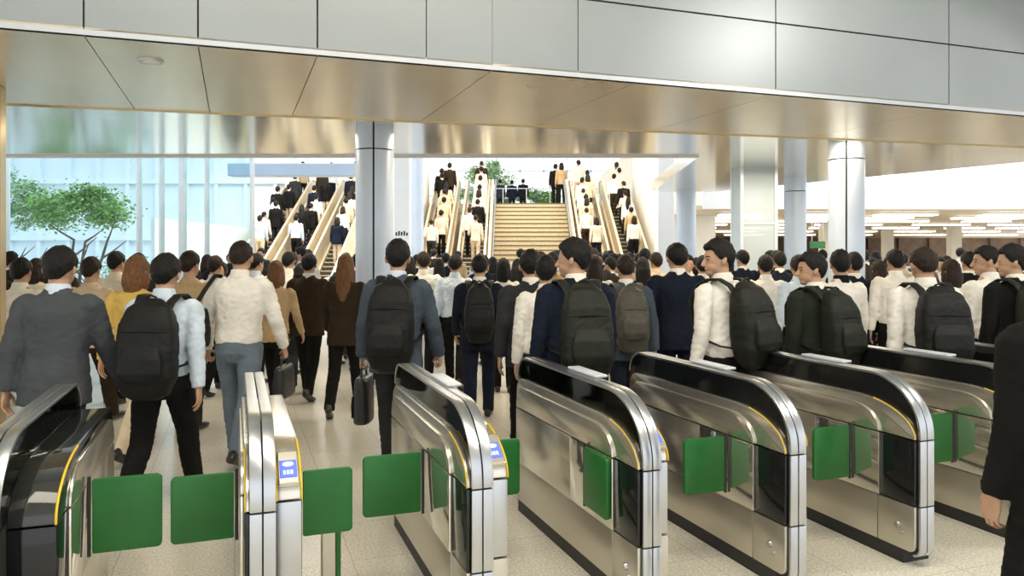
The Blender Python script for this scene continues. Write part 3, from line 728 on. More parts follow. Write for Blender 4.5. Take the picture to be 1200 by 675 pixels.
for i, (X, sc, lab) in enumerate(((587,.8,'leftmost round green shrub on the terrace above the stairs'), (612,1.0,'large round green shrub on the terrace, middle of the row'),
                                 (629,.9,'green shrub on the terrace right of the row middle'), (643,.8,'rightmost green shrub on the terrace above the stairs'), (550,1.1,'green shrub at the head of the left escalators'))):
    p = at(X, 298, 39); tree('shrub', (p.x, p.y, UZ), (.62*sc, 1.1*sc), 900, 'leaf' if i % 2 else 'leaf2', lab, .35, 20+i, .13, 'shrub')
p = at(573, 298, 46); tree('tree', (p.x, p.y, UZ), (1.5, 2.2), 2200, 'leaf2', 'pale green tree far beyond the terrace behind the left escalators', 1.4, 31, .16)
# upper hall: glazed far wall and white roof band
bm = bmesh.new()
for k in range(18): box(bm, (-15.5+k*1.6, 52, UZ), (-15.42+k*1.6, 52.1, 11))
for k in range(4): box(bm, (-15.5, 52, UZ+1.9+k*1.7), (12, 52.1, UZ+2.0+k*1.7))
struct(finish(bm, 'window_2', M['mullion']))
bm = bmesh.new(); box(bm, (-15.5, 40, 6.95), (12.5, 42, 7.25)); struct(finish(bm, 'trim_8', M['white_wall']))

# ---- right: white fascia over the low concourse, its lamp-lit ceiling and shop fronts
FD = 21.0
bm = bmesh.new()
xs = [5.2+k*1.9 for k in range(9)]
for a, b in zip(xs, xs[1:]): box(bm, (a+.006, FD, 2.90), (b-.006, FD+.15, 6.0))
struct(finish(bm, 'wall_right_fascia', M['white_wall']))
bm = bmesh.new(); box(bm, (5.0, FD+.02, 2.88), (40, 62, 3.0)); struct(finish(bm, 'ceiling_concourse', M['far_ceil']))
bm = bmesh.new(); box(bm, (12.6, 58, 0), (42, 58.2, 2.9)); 
for k in range(12): box(bm, (13+k*2.3, 57.8, 0), (13.25+k*2.3, 58, 2.9))
struct(finish(bm, 'wall_shops', M['shop']))
bm = bmesh.new(); box(bm, (4.9, Y1+.3, 0), (5.0, 58, 6)); struct(finish(bm, 'wall_concourse_side', M['gold']))
rnd = random.Random(4); n = 0; lamp_me = {}
for r, D in enumerate((22.5, 24.5, 27, 30, 34, 39, 46)):
    x = 6.0 + rnd.uniform(0, .6)
    while x < .69*D:
        L = rnd.uniform(.9, 1.6)*(1+.02*D)
        bm = bmesh.new(); box(bm, (0, 0, 0), (L, .5, .07), .012); o = finish(bm, 'ceiling_light', M['lamp'], loc=(x, D, 2.80))
        tag(o, '', 'ceiling light', 'linear lamps on the concourse ceiling'); o['row'] = r
        bm = bmesh.new(); box(bm, (-.03,-.03,.04), (L+.03,.53,.085), .006); finish(bm, 'housing', M['rail'], o)
        x += L + rnd.uniform(.7, 1.5)
    n += 1
rows = {}
for o in list(COL.objects):
    if 'row' in o: rows.setdefault(o['row'], []).append(o)
ORD = ['first','second','third','fourth','fifth','sixth','seventh','eighth','ninth','tenth','eleventh','twelfth','thirteenth','fourteenth','fifteenth','sixteenth','seventeenth','eighteenth','nineteenth','twentieth']
RN = ['nearest','second','third','fourth','fifth','sixth','farthest']
for r, L in rows.items():
    L.sort(key=lambda o: o.location.x)
    for i, o in enumerate(L):
        o['label'] = f'warm ceiling lamp, {ORD[i]} from left in the {RN[r]} row over the concourse'; del o['row']
for X, D in ((1118, 33), (1040, 38), (968, 30)):
    p = at(X, 298, D); bm = bmesh.new(); box(bm, (-.22,-.22,0), (.22,.22,2.88), .02); o = finish(bm, 'pillar', M['white_wall'], loc=(p.x, p.y, 0))
    tag(o, {1118:'white pillar in the lamp-lit concourse at far right', 1040:'distant pale pillar in the concourse right of the blue column', 968:'distant pale pillar in the concourse left of the blue column'}[X], 'pillar')
p = at(958, 287, 26); bm = bmesh.new(); box(bm, (-.26,-.04,-.12), (.26,.04,.12), .02); o = finish(bm, 'sign', mat('green_sign', (.04,.22,.09), .4), loc=p); tag(o, 'small green hanging sign in the concourse left of the blue column', 'sign')
bm = bmesh.new(); box(bm, (-.20,-.01,.11), (-.18,.01,2.9-p.z)); box(bm, (.18,-.01,.11), (.20,.01,2.9-p.z)); finish(bm, 'hanger', M['rail'], o)
# left low opening with warm shelves behind the white band
bm = bmesh.new(); box(bm, (-9.4, 20, 0), (-9.3, 29, 2.6)); struct(finish(bm, 'wall_left_inner', M['white_wall']))

# ------------------------------------------------------------------ ticket gates
S_ = .9486
P0 = Vector((2.27, 4.26, 0))*S_
def gate_pos(X=None, t=None):
    if t is None:
        r = (X-CX)/F; t = (P0.x - P0.y*r)/(R_.x - r*R_.y)
    return P0 - R_*t
def profile(u0, u1, z0, z1, fa, fb, rr, bot=0.0, n=14, bn=5):
    """side outline: front corner an ellipse fa x fb, rear top corner radius rr, front bottom corner radius bot"""
    pts = []
    if bot:
        for k in range(bn+1):
            a = pi*1.5 - (pi/2)*k/bn; pts.append((u0+bot+bot*cos(a), z0+bot+bot*sin(a)))
    else: pts.append((u0, z0))
    for k in range(n+1):
        a = pi - (pi/2)*k/n; pts.append((u0+fa+fa*cos(a), z1-fb+fb*sin(a)))
    for k in range(9):
        a = pi/2 - (pi/2)*k/8; pts.append((u1-rr+rr*cos(a), z1-rr+rr*sin(a)))
    pts.append((u1, z0)); return pts
def clip(pts, zlo, zhi):
    """part of a convex-ish side outline between two heights"""
    def half(P, z, keep_above):
        out = []
        for i, p in enumerate(P):
            q = P[(i+1) % len(P)]; a = (p[1]-z)*(1 if keep_above else -1); b = (q[1]-z)*(1 if keep_above else -1)
            if a >= 0: out.append(p)
            if (a > 0 and b < 0) or (a < 0 and b > 0):
                k = a/(a-b); out.append((p[0]+(q[0]-p[0])*k, z))
        return out
    return half(half(pts, zlo, True), zhi, False)
def cut_u(pts, ulo, uhi): return [(a, b) for b, a in clip([(b, a) for a, b in pts], ulo, uhi)]
def rail_strip(bm, outer, th, v0, v1, zlo, zhi, umax):
    """strip of thickness th following an outline (front and top)"""
    P = [p for p in outer if p[0] <= umax]
    segs = []
    for i, p in enumerate(P):
        a = P[max(0, i-1)]; b = P[min(len(P)-1, i+1)]
        t = Vector((b[0]-a[0], b[1]-a[1])).normalized(); nrm = Vector((t.y, -t.x))
        segs.append((p, (p[0]+nrm.x*th, p[1]+nrm.y*th)))
    # cut by height on the front
    S2 = []
    for (p, q) in segs:
        if p[1] < zlo-1e-6 or p[1] > zhi+1e-6: continue
        S2.append((p, q))
    if zlo > 0:
        S2 = [((0, zlo), (th, zlo))] + S2
    if zhi < .8: S2 = S2 + [((0, zhi), (th, zhi))]
    rings = []
    for p, q in S2: rings.append([bm.verts.new((v0, *p)), bm.verts.new((v1, *p)), bm.verts.new((v1, *q)), bm.verts.new((v0, *q))])
    for a, b in zip(rings, rings[1:]):
        for k in range(4): bm.faces.new((a[k], a[(k+1)%4], b[(k+1)%4], b[k]))
    bm.faces.new(rings[0]); bm.faces.new(rings[-1][::-1])

J1, J2 = .675, .325
def ticket_gate(pos, label, L=1.6, left_flap=None, right_flap=None, dark=False, right_u=.12, black_front=False, rw=.155, no_pad=False):
    root = empty('ticket_gate', pos, GATE_ROT, label, 'ticket gate', 'ticket gates in a row')
    top = 1.0
    fin = profile(0, L, .05, top, .36, .30, .14, .05)
    inner = profile(.010, L-.008, .06, top-.011, .352, .291, .134, .045)
    # rails on the edge of the fin, in three lengths with open joints
    for v0, v1 in ((-.048,-.0025), (.0025,.048)):
        for zlo, zhi in ((0, J2-.003), (J2+.003, J1-.003), (J1+.003, 9)):
            bm = bmesh.new()
            rail_strip(bm, fin, .014, v0, v1, zlo, zhi, L+.001 if zhi > 8 else L*.5)
            bmesh.ops.recalc_face_normals(bm, faces=bm.faces)
            es = [e for e in bm.edges if e.calc_face_angle(0) > radians(50)]
            bmesh.ops.bevel(bm, geom=es, offset=.003, segments=2, profile=.5, affect='EDGES')
            finish(bm, 'edge_rail', M['rail'], root, 30)
    low = clip(inner, .05, .70); hi = clip(inner, .70, 2)
    finish(prism_bev(low, -.042, .042, 0), 'core', M['black_matt'], root, 40)
    for a, b in ((-.044,-.040), (.040,.044)) if not dark else ((-.044,.044),):
        finish(prism_bev(hi, a, b, 0), 'fin_panel', M['black_gloss'] if dark else M['smoke'], root, 40)
    bm = bmesh.new(); prism(bm, [(.10,.0), (.10,.08), (L-.06,.08), (L-.06,0)], -.06, .12); finish(bm, 'plinth', M['black_matt'], root)
    # pale lid on the top edge
    if not no_pad:
      bm = bmesh.new(); box(bm, (.012, .62, top+.001), (.088, .98, top+.016), .006, 3); finish(bm, 'ticket_slot_cover', M['cover'], root, 40)
    # ---- thin skin on the left, full body on the right
    for s in (-1, 1):
        u0 = .022 if s < 0 else right_u
        zt = .865
        pr = profile(u0, L-.04, .075, zt, .42, .185, .10, .04)
        vi, vo = s*.042, (-.066 if s < 0 else rw)
        ho = -.080 if s < 0 else rw+.012
        hu = .25 if s < 0 else .32
        um = hu+.02
        bev = .006
        top_m = M['dark_glass'] if black_front and s > 0 else M['steel_mirror']
        finish(prism_bev(clip(pr, J1+.003, 2), vi, vo, bev), 'upper_cover', top_m, root, 35)
        front_blk = [(u0, J2+.003), (u0, J1-.003), (um, J1-.003), (um, J2+.003)]
        if s < 0 or black_front: finish(prism_bev(front_blk, vi, vo, bev), 'dark_panel', M['black_gloss'], root, 35)
        else: finish(prism_bev(front_blk, vi, vo, .012), 'front_panel', M['rail'], root, 35)
        finish(prism_bev([(um+.003, J2+.003), (um+.003, J1-.003), (L-.04, J1-.003), (L-.04, J2+.003)], vi, vo, bev), 'middle_panel', M['steel'], root, 35)
        lowp = clip(pr, .05, J2-.003)
        finish(prism_bev(cut_u(lowp, 0, um), vi, vo, bev), 'lower_panel', M['steel'], root, 35)
        finish(prism_bev(cut_u(lowp, um+.004, 3), vi, vo, bev), 'lower_panel', M['steel'], root, 35)
        # flap housing standing proud of the side
        fh = profile(hu, L-.07, J2+.004, .815, .20, .135, .12)
        finish(prism_bev(clip(fh, J1+.003, 2), vo-s*.004, ho, .006), 'flap_housing_cover', M['steel_mirror'], root, 35)
        finish(prism_bev([(hu, J2+.004), (hu, J1-.003), (.74, J1-.003), (.74, J2+.004)], vo-s*.004, ho, .005), 'flap_housing', M['mirror'], root, 35)
        finish(prism_bev([(.744, J2+.004), (.744, J1-.003), (L-.07, J1-.003), (L-.07, J2+.004)], vo-s*.004, ho, .005), 'flap_housing', M['steel_mirror'], root, 35)
        # yellow edge round the front of the upper cover
        arc = [p for p in pr if p[0] <= u0+.30 and p[1] >= J1]
        if black_front and s > 0: arc = [p for p in pr if p[0] <= L-.16 and p[1] >= J1]
        for vv in ((vo-s*.003,) if s < 0 or black_front else (vo-s*.003, .056)):
            bm = bmesh.new(); r_ = .0035 if s < 0 else .005
            tube(bm, [(vv, p[0]-.001, p[1]+.001) for p in arc], [(r_,r_)]*len(arc), seg=6); finish(bm, 'yellow_edge', M['yellow'], root, 180)
        # card reader on the sloping front of the right body
        if s > 0 and not black_front:
            a = [p for p in pr if J1+.03 < p[1] < zt-.03 and p[0] < u0+.40]
            k = len(a)//2; p, q = a[max(0,k-1)], a[min(len(a)-1,k+1)]
            ang = math.atan2(q[1]-p[1], q[0]-p[0]); cc = a[k]
            rd = empty('card_reader', ((.052+vo)/2, cc[0]-.004, cc[1]+.003)); rd.parent = root; rd.rotation_euler = (ang, 0, 0)
            bm = bmesh.new(); box(bm, (-.042,-.075,-.014), (.042,.095,.008), .006); finish(bm, 'bezel', M['steel_mirror'], rd)
            bm = bmesh.new(); box(bm, (-.034,-.045,.006), (.034,.045,.011), .003); finish(bm, 'screen', M['screen'], rd)
            bm = bmesh.new(); tube(bm, [(0,.022,.010), (0,.022,.0125)], [(.022,.012)]*2, seg=20, round_ends=False)
            for w_ in range(3): box(bm, (-.020+w_*.014, -.030, .010), (-.010+w_*.014, -.010, .0125))
            finish(bm, 'screen_mark', M['screen_white'], rd)
        # lock on the low panel
        bm = bmesh.new(); tube(bm, [(vo+s*.001,.13,.20), (vo+s*.016,.13,.20)], [.018,.015], side=(0,1,0), seg=18, round_ends=False); tube(bm, [(vo+s*.001,.10,.165), (vo+s*.012,.10,.165)], [.010,.009], side=(0,1,0), seg=14, round_ends=False)
        if s < 0: finish(bm, 'lock', M['rail'], root, 40)
        else: bm.free()
    for s, fl in ((-1, left_flap), (1, right_flap)):
        if fl is None: continue
        z0, z1, u, w, open_ = fl
        fr_ = empty('flap', (-.092 if s < 0 else rw+.025, u, 0), 0); fr_.parent = root
        fr_.rotation_euler = (0, 0, radians(open_)*s)
        bm = bmesh.new(); r = .022; n = 5; pts = []
        for cx, cz, a0 in ((w-r, z0+r, -90), (w-r, z1-r, 0), (0.012+r*.4, z1-r*.4, 90), (.012+r*.4, z0+r*.4, 180)):
            rr = r if cx > .1 else r*.4
            for k in range(n+1):
                a = radians(a0 + 90*k/n); pts.append((s*(cx+rr*cos(a)), cz+rr*sin(a)))
        va = [bm.verts.new((x, -.012, z)) for x, z in pts]; vb = [bm.verts.new((x, .012, z)) for x, z in pts]; m_ = len(pts)
        bm.faces.new(va); bm.faces.new(vb[::-1])
        for k in range(m_): bm.faces.new((va[k], va[(k+1)%m_], vb[(k+1)%m_], vb[k]))
        bmesh.ops.recalc_face_normals(bm, faces=bm.faces)
        bmesh.ops.bevel(bm, geom=[e for e in bm.edges if e.calc_face_angle(0) > radians(60)], offset=.005, segments=2, profile=.5, affect='EDGES')
        finish(bm, 'board', M['green'], fr_, 30)
        bm = bmesh.new(); tube(bm, [(0,0,z0-.012), (0,0,z1+.012)], [.0075]*2, seg=12, round_ends=False); finish(bm, 'hinge', M['black_matt'], fr_, 40)
    return root

g1 = Vector((-1.82, 2.78, 0))*S_
FZ0, FZ1 = .375, .672
ticket_gate(g1 - R_*.08, 'leftmost ticket gate with black top cover, cut off by the frame edge', 1.52, None, (FZ0+.01, FZ1+.03, .62, .285, 0), black_front=True, rw=.20, no_pad=True)
ticket_gate(gate_pos(308), 'ticket gate seen end-on, with green flaps on both sides', 1.6, (FZ0, FZ1, .64, .275, 0), (FZ0, FZ1, .55, .235, 0), no_pad=True)
ticket_gate(gate_pos(566), 'clear-topped ticket gate with one green flap reaching left, third from left', 1.66, (FZ0, FZ1, .70, .300, 0), (FZ0, FZ1, .80, .28, 0))
ticket_gate(gate_pos(765), 'ticket gate with its green flap folded against its side, fourth from left', 1.66, (FZ0, FZ1, .53, .28, -89), None)
ticket_gate(gate_pos(936), 'black-topped ticket gate with green flap, fifth from left', 1.64, (FZ0, FZ1, .47, .262, 0), None, dark=True)
ticket_gate(gate_pos(1087), 'black-topped ticket gate with whole rounded foot showing, sixth from left', 1.6, (FZ0, FZ1, .45, .262, 0), None, dark=True)
ticket_gate(gate_pos(t=-.90), 'ticket gate partly hidden by the dark figure at right edge', 1.6, (FZ0, FZ1, .50, .262, 0), None, dark=True)
ticket_gate(gate_pos(t=-1.80), 'farthest right ticket gate, only its black top edge showing', 1.6, None, None, dark=True)
# slim post under the flap of the second gate
p = at(388, 605, 3.75)
pr_ = empty('barrier_post', (p.x, p.y, 0), GATE_ROT, 'slim steel post with painted green reflection under the flap in the open aisle', 'post')
bm = bmesh.new(); box(bm, (-.045,-.02,0), (.02,.05,.42), .004); finish(bm, 'shaft', M['steel'], pr_)
bm = bmesh.new(); box(bm, (.021,-.02,0), (.045,.045,.42), .004); finish(bm, 'flap_reflection', M['green'], pr_)  # mirrored green of the flap, built in as a solid green block
# ------------------------------------------------------------------ the crowd
def px(X, D): return (X-CX)/F*D
def hero(X, D, top, bottom, hair, label, h=1.74, pose='walk_a', rot=0, **k):
    return person(px(X, D), D, h, pose, top, bottom, hair, rot, label, None, **k)
TR = lambda c: ('trousers', c)
a = hero(66, 4.75, ('jacket','grey'), TR('charcoal'), ('short','hair_black'), 'man in grey suit jacket at far left behind the leftmost gate', 1.76, 'walk_a', 4, collar='pale_blue', width=1.06)
b = hero(191, 5.0, ('shirt','pale_blue'), TR('black'), ('short','hair_black'), 'man in pale blue shirt wearing black rucksack, behind the left flaps', 1.72, 'walk_b', 2, width=1.04)
backpack(b, 'nylon', 'black rucksack on the man in pale blue shirt at left', size=1.12, low=.05)
hero(157, 6.3, ('blouse','mustard'), TR('beige'), ('bob','hair_brown'), 'brown-haired person in mustard yellow top between the two near left men', 1.70, 'walk_a', -3)
hero(222, 7.3, ('blouse','tan'), TR('charcoal'), ('short','hair_dark'), 'person in tan top left of the white-shirted man with briefcase', 1.70, 'stand')
hero(104, 7.4, ('blouse','beige'), TR('brown'), ('short','hair_dark'), 'person in beige top just right of the grey-suited man', 1.69, 'walk_b')
hero(136, 8.6, ('shirt','cream'), TR('black'), ('short','hair_black'), 'person in cream shirt behind the mustard-topped one', 1.70, 'stand')
c = hero(280, 6.2, ('shirt','white'), TR('jeans'), ('crop','hair_dark'), 'man in white shirt and grey-blue jeans carrying a black briefcase', 1.80, 'carry', -2, width=1.06)
handbag(c, 'R', 'leather', 'black briefcase in right hand of the white-shirted man in jeans', .34, .27, .10)
shoulder_bag(c, 'L', 'nylon_olive', 'dark shoulder bag at left hip of the white-shirted man in jeans')
hero(361, 8.9, ('jacket','brown'), TR('black'), ('short','hair_black'), 'man in dark brown jacket left of the long-haired woman', 1.72, 'walk_a', 0)
hero(404, 8.0, ('jacket','brown'), TR('black'), ('long','hair_brown'), 'woman with long brown hair in dark brown suit', 1.72, 'walk_b', 0, width=.94, collar='none')
d_ = hero(465, 5.75, ('jacket','slate'), TR('charcoal'), ('short','hair_black'), 'man in blue-grey suit wearing black rucksack and holding a black case', 1.80, 'carry', -3, collar='pale_blue')
backpack(d_, 'nylon', 'black rucksack on the man in blue-grey suit', size=1.05, low=.06)
handbag(d_, 'L', 'leather', 'black upright case in left hand of the blue-grey suited man', .30, .36, .13, soft=.7)
e_ = hero(562, 7.6, ('jacket','navy'), TR('navy'), ('crop','hair_black'), 'man in navy suit with grey-tan rucksack, left of the charcoal suit', 1.72, 'walk_b', 2)
backpack(e_, 'nylon', 'dark rucksack on the navy-suited man left of centre', size=.92)
hero(622, 6.35, ('jacket','charcoal'), TR('black'), ('short','hair_black'), 'man in charcoal suit jacket left of the large rucksack wearer', 1.75, 'walk_a', 3, width=1.05)
g_ = hero(676, 5.15, ('jacket','navy'), TR('black'), ('thick','hair_black'), 'tall thick-haired man in dark navy suit wearing rucksack, centre front', 1.79, 'look_l', 10, width=1.04)
backpack(g_, 'nylon_olive', 'dark rucksack on the thick-haired man centre front', size=1.0, low=.04)
hero(640, 6.0, ('shirt','white'), TR('charcoal'), ('short','hair_black'), 'white-sleeved person mostly hidden behind the centre-front rucksack man', 1.66, 'stand', 8)
h_ = hero(734, 6.9, ('jacket','slate'), TR('navy'), ('crop','hair_dark'), 'man in slate jacket with grey-tan rucksack right of centre front', 1.72, 'walk_b', 4)
backpack(h_, 'nylon_tan', 'grey-tan rucksack on the slate-jacketed man right of centre', size=.95)
hero(794, 7.1, ('jacket','navy'), TR('navy'), ('short','hair_black'), 'broad man in plain navy suit standing below the white pillar', 1.77, 'walk_c', -4, width=1.1)
i_ = hero(850, 5.45, ('shirt','white'), TR('black'), ('thick','hair_black'), 'man in white shirt turned left, with large black rucksack', 1.79, 'look_l', 38, face=True, width=1.02)
backpack(i_, 'nylon_olive', 'large olive-black rucksack on the left-turned white-shirted man', size=1.1)
j_ = hero(958, 5.75, ('jacket','green_black'), TR('black'), ('thick','hair_black'), 'man in green-black jacket turned left with olive rucksack, behind gates', 1.70, 'look_l', 26, face=True)
backpack(j_, 'nylon_olive', 'olive rucksack on the green-black jacketed man', size=1.0)
hero(985, 6.9, ('shirt','white'), TR('navy'), ('short','hair_black'), 'white-shirted man standing just right of the green-black jacketed man', 1.71, 'stand', 6, collar='black')
k_ = hero(1086, 5.75, ('shirt','white'), TR('black'), ('crop','hair_dark'), 'man in white shirt with dark rucksack behind the right-hand gates', 1.77, 'walk_a', -2, width=1.1)
backpack(k_, 'nylon', 'dark rucksack on the white-shirted man at right', size=1.05, low=.02)
hero(1003, 8.4, ('jacket','navy'), TR('black'), ('short','hair_black'), 'man in navy jacket in front of the right blue column', 1.74, 'walk_b', 3)
l_ = hero(1163, 6.7, ('shirt','white'), TR('navy'), ('short','hair_black'), 'white-shirted man with dark strap near the right edge', 1.76, 'look_l', 12, width=1.05, face=True)
shoulder_bag(l_, 'R', 'nylon', 'dark shoulder bag on the white-shirted man near right edge')
m_ = hero(1193, 6.1, ('jacket','black'), TR('black'), ('thick','hair_black'), 'person in black jacket with rucksack at right edge beyond gates', 1.76, 'look_l', 6)
backpack(m_, 'nylon_olive', 'olive rucksack on the black-jacketed person at right edge', size=1.05)
person(1.865, 2.56, 1.75, 'near', ('jacket','black'), TR('black'), ('short','hair_black'), 10, 'dark-coated figure close by at right edge, only arm and hand showing', None)
# second line, still individually seen
SECOND = [(322,8.0,'blouse','tan','bob','hair_brown','walk_a','brown-haired woman in tan top left of the brown-jacketed man',1.64),
 (338,10.6,'shirt','white','short','hair_black','stand','white-shirted man behind the brown-jacketed man',1.70),
 (515,12.3,'blouse','beige','long','hair_black','walk_b','woman in beige top seen down the open aisle at centre',1.64),
 (533,9.6,'shirt','pale_blue','short','hair_black','walk_a','man in pale blue shirt left of the navy suit with rucksack',1.71),
 (496,9.8,'shirt','white','short','hair_dark','walk_c','white-shirted man right of the blue-grey suit',1.70),
 (590,9.3,'blouse','white','bob','hair_black','stand','woman in white blouse with black bob near centre',1.62),
 (606,10.9,'jacket','black','long','hair_black','walk_a','woman in black jacket left of the staircase foot',1.64),
 (697,8.6,'shirt','white','long','hair_dark','stand','long-haired woman in white shirt behind the centre rucksack man',1.66),
 (754,9.4,'jacket','black','long','hair_black','walk_a','long-haired woman in black right of the tan rucksack',1.67),
 (770,10.6,'shirt','beige','short','hair_dark','phone','man in beige shirt left of the broad navy suit',1.70),
 (824,9.4,'shirt','white','short','hair_black','walk_b','white-shirted man between navy suit and turned white shirt',1.70),
 (898,8.9,'shirt','white','short','hair_black','walk_a','white-shirted man behind the large olive-black rucksack',1.70),
 (914,10.4,'jacket','navy','short','hair_black','walk_c','navy-jacketed man below the pale glass shaft',1.70),
 (936,8.2,'shirt','pale_blue','short','hair_dark','stand','pale-blue-shirted person left of the green-black jacket',1.66),
 (1032,8.8,'blouse','beige','bob','hair_dark','walk_a','woman in beige top right of the right blue column',1.64),
 (1050,8.2,'shirt','white','short','hair_black','walk_c','white-shirted man left of the right-hand rucksack wearer',1.72),
 (1118,8.0,'shirt','cream','bob','hair_dark','walk_b','woman in cream top right of the right-hand rucksack wearer',1.66),
 (1136,9.2,'jacket','black','short','hair_black','stand','black-jacketed man left of the right-edge white shirt',1.70),
 (22,7.0,'shirt','white','short','hair_black','walk_b','white-shirted person beside the left jamb',1.68),
 (40,8.8,'shirt','cream','bob','hair_dark','walk_a','cream-topped person left of the grey suit jacket',1.66),
 (250,9.2,'shirt','white','short','hair_dark','walk_a','white-shirted person left of the jeans wearer, farther off',1.69),
 (300,9.9,'shirt','pale_blue','short','hair_black','stand','pale-blue-shirted person right of the jeans wearer, farther off',1.68)]
for X, D, tk, tc, hk, hc, po, lab, h in SECOND:
    hero(X, D, (tk, tc), TR('black' if tc != 'navy' else 'navy'), (hk, hc), lab, h, po, random.uniform(-14, 14), width=.94 if hk in ('long','bob') else 1.0)

DROP = {7, 16, 17, 18, 19, 29, 32, 33, 34, 35, 40, 43, 45, 47, 50, 54, 55, 59, 60, 61, 65, 67, 68, 71, 73, 74, 76, 77, 79, 80, 81, 83, 84, 89, 92, 93, 94, 97, 98, 102, 103, 106, 107, 113, 116, 117, 118, 119, 120, 121, 125, 127, 129, 130, 131, 132, 134, 135, 136, 141, 142, 145, 147, 149, 151, 152, 153, 156, 157, 158, 159, 160, 162, 167, 170, 172, 174, 177, 178, 180, 181, 182, 184, 186, 187, 191, 192, 193, 194, 195, 197, 198, 199, 201, 202, 203, 205, 206, 207, 210, 211, 214, 215, 216, 217, 219, 220, 221, 225, 226, 230, 231, 234, 235, 237, 239, 240, 241, 243, 244}
rnd = random.Random(77)
COLS_ = [(p.x, p.y) for p in (cL, cR, c3, c4, c5)] + [tuple(at(472,298,20).xy), tuple(at(779,298,20).xy), tuple(at(883,298,13.8).xy)]
spots = [(o.location.x, o.location.y) for o in PEOPLE]
OUT = [('shirt','white')]*8+[('jacket','black')]*6+[('jacket','navy')]*3+[('jacket','charcoal')]*2+[('shirt','pale_blue')]*2+[('blouse','beige')]*2+[('blouse','cream')]*2+[('jacket','brown')]*2+[('blouse','tan')]
HAIRS = [('short','hair_black')]*6+[('crop','hair_dark')]*2+[('thick','hair_black')]*2+[('bob','hair_dark')]*2+[('long','hair_black')]*2+[('tail','hair_dark')]
CROWD = []; idx = 0
D = 9.6
while D < 23.2:
    x = -.70*D + rnd.uniform(0, .5)
    while x < .70*D:
        px_, py_ = x + rnd.uniform(-.18,.18), D + rnd.uniform(-.3,.3)
        X = CX + px_/py_*F; ok = True
        if py_ > 12.8 and px_ < -4.3 and abs(py_-GD) < .6: ok = False
        if py_ > GD-.5 and X < 262: ok = False
        if 480 < X < 560 and py_ < 12.0: ok = False
        if 372 < X < 412 and py_ < 10.5: ok = False
        if any((px_-q)**2+(py_-w)**2 < .50**2 for q, w in spots): ok = False
        if any((px_-q)**2+(py_-w)**2 < .78**2 for q, w in COLS_): ok = False
        top = rnd.choice(OUT); hr = rnd.choice(HAIRS); po = rnd.choice(['walk_a','walk_b','walk_c','stand','phone','look_l','look_r','carry'])
        h = rnd.gauss(1.69+.006*(D-10),.055); h = max(1.54, min(1.84, h)); rot = rnd.gauss(-4, 18)
        if hr[0] in ('bob','long','tail'): h -= .05
        if rnd.random() < .10: rot += 180
        bot = TR(rnd.choice(['black','black','navy','charcoal','brown']))
        if hr[0] in ('bob','long') and rnd.random() < .4: bot = ('skirt', 'black')
        pack = rnd.random() < .16
        if ok:
            spots.append((px_, py_))
            if idx not in DROP:
                o = person(px_, py_, h, po, top, bot, hr, rot, None, None, width=.94 if hr[0] in ('bob','long','tail') else 1.0, face=False)
                CROWD.append((o, X, py_, top, hr, idx, pack))
            idx += 1
        x += rnd.uniform(.72, 1.0) + max(0, D-14)*.02
    D += .78 + .035*(D-9)
NAMES = {'white':'white-shirted','pale_blue':'pale-blue-shirted','black':'black-jacketed','navy':'navy-jacketed','charcoal':'charcoal-jacketed','beige':'beige-topped','cream':'cream-topped','brown':'brown-jacketed','tan':'tan-topped'}
BANDS = [(-99,160,'before the court tree'), (160,262,'before the glazed wall'), (262,416,'below the far left escalators'), (416,500,'beside the left blue column'), (500,575,'below the left pair of escalators'),
         (575,670,'at the foot of the staircase'), (670,765,'below the right pair of escalators'), (765,850,'below the white pillar'), (850,960,'by the glass lift shaft'), (960,1040,'beside the right blue column'), (1040,1399,'before the lamp-lit concourse')]
HN = {'short':'','crop':'','thick':'','bob':'bob-haired ','long':'long-haired ','tail':'pony-tailed '}
def label_groups(items, fmt, group):
    G_ = {}
    for it in items: G_.setdefault(it[0], []).append(it)
    for key, L in G_.items():
        L.sort(key=lambda q: q[1])
        for i, (k, X, o) in enumerate(L): tag(o, fmt(k, i, len(L)), 'person', group)
its = []
for o, X, y, top, hr, i, pack in CROWD:
    band = next(n for a_, b_, n in BANDS if a_ <= X < b_)
    row = 'nearer' if y < 12 else 'midway' if y < 16.5 else 'far-off'
    its.append(((row, HN[hr[0]]+NAMES[top[1]], band), X, o))
def fmt(k, i, n):
    row, look, band = k
    return f'{look} {row} commuter {band}' + ('' if n == 1 else f', {ORD[i]} from left')
label_groups(its, fmt, 'commuters crowding the hall')
for o, X, y, top, hr, i, pack in CROWD:
    if pack and y < 14 and hr[0] not in ('long',): backpack(o, rnd.choice(['nylon','nylon_olive','nylon_tan']), 'rucksack worn by the '+o['label'].split(',')[0] + (', '+o['label'].split(',')[1] if ',' in o['label'] else ''), 'rucksacks in the crowd', size=.95)

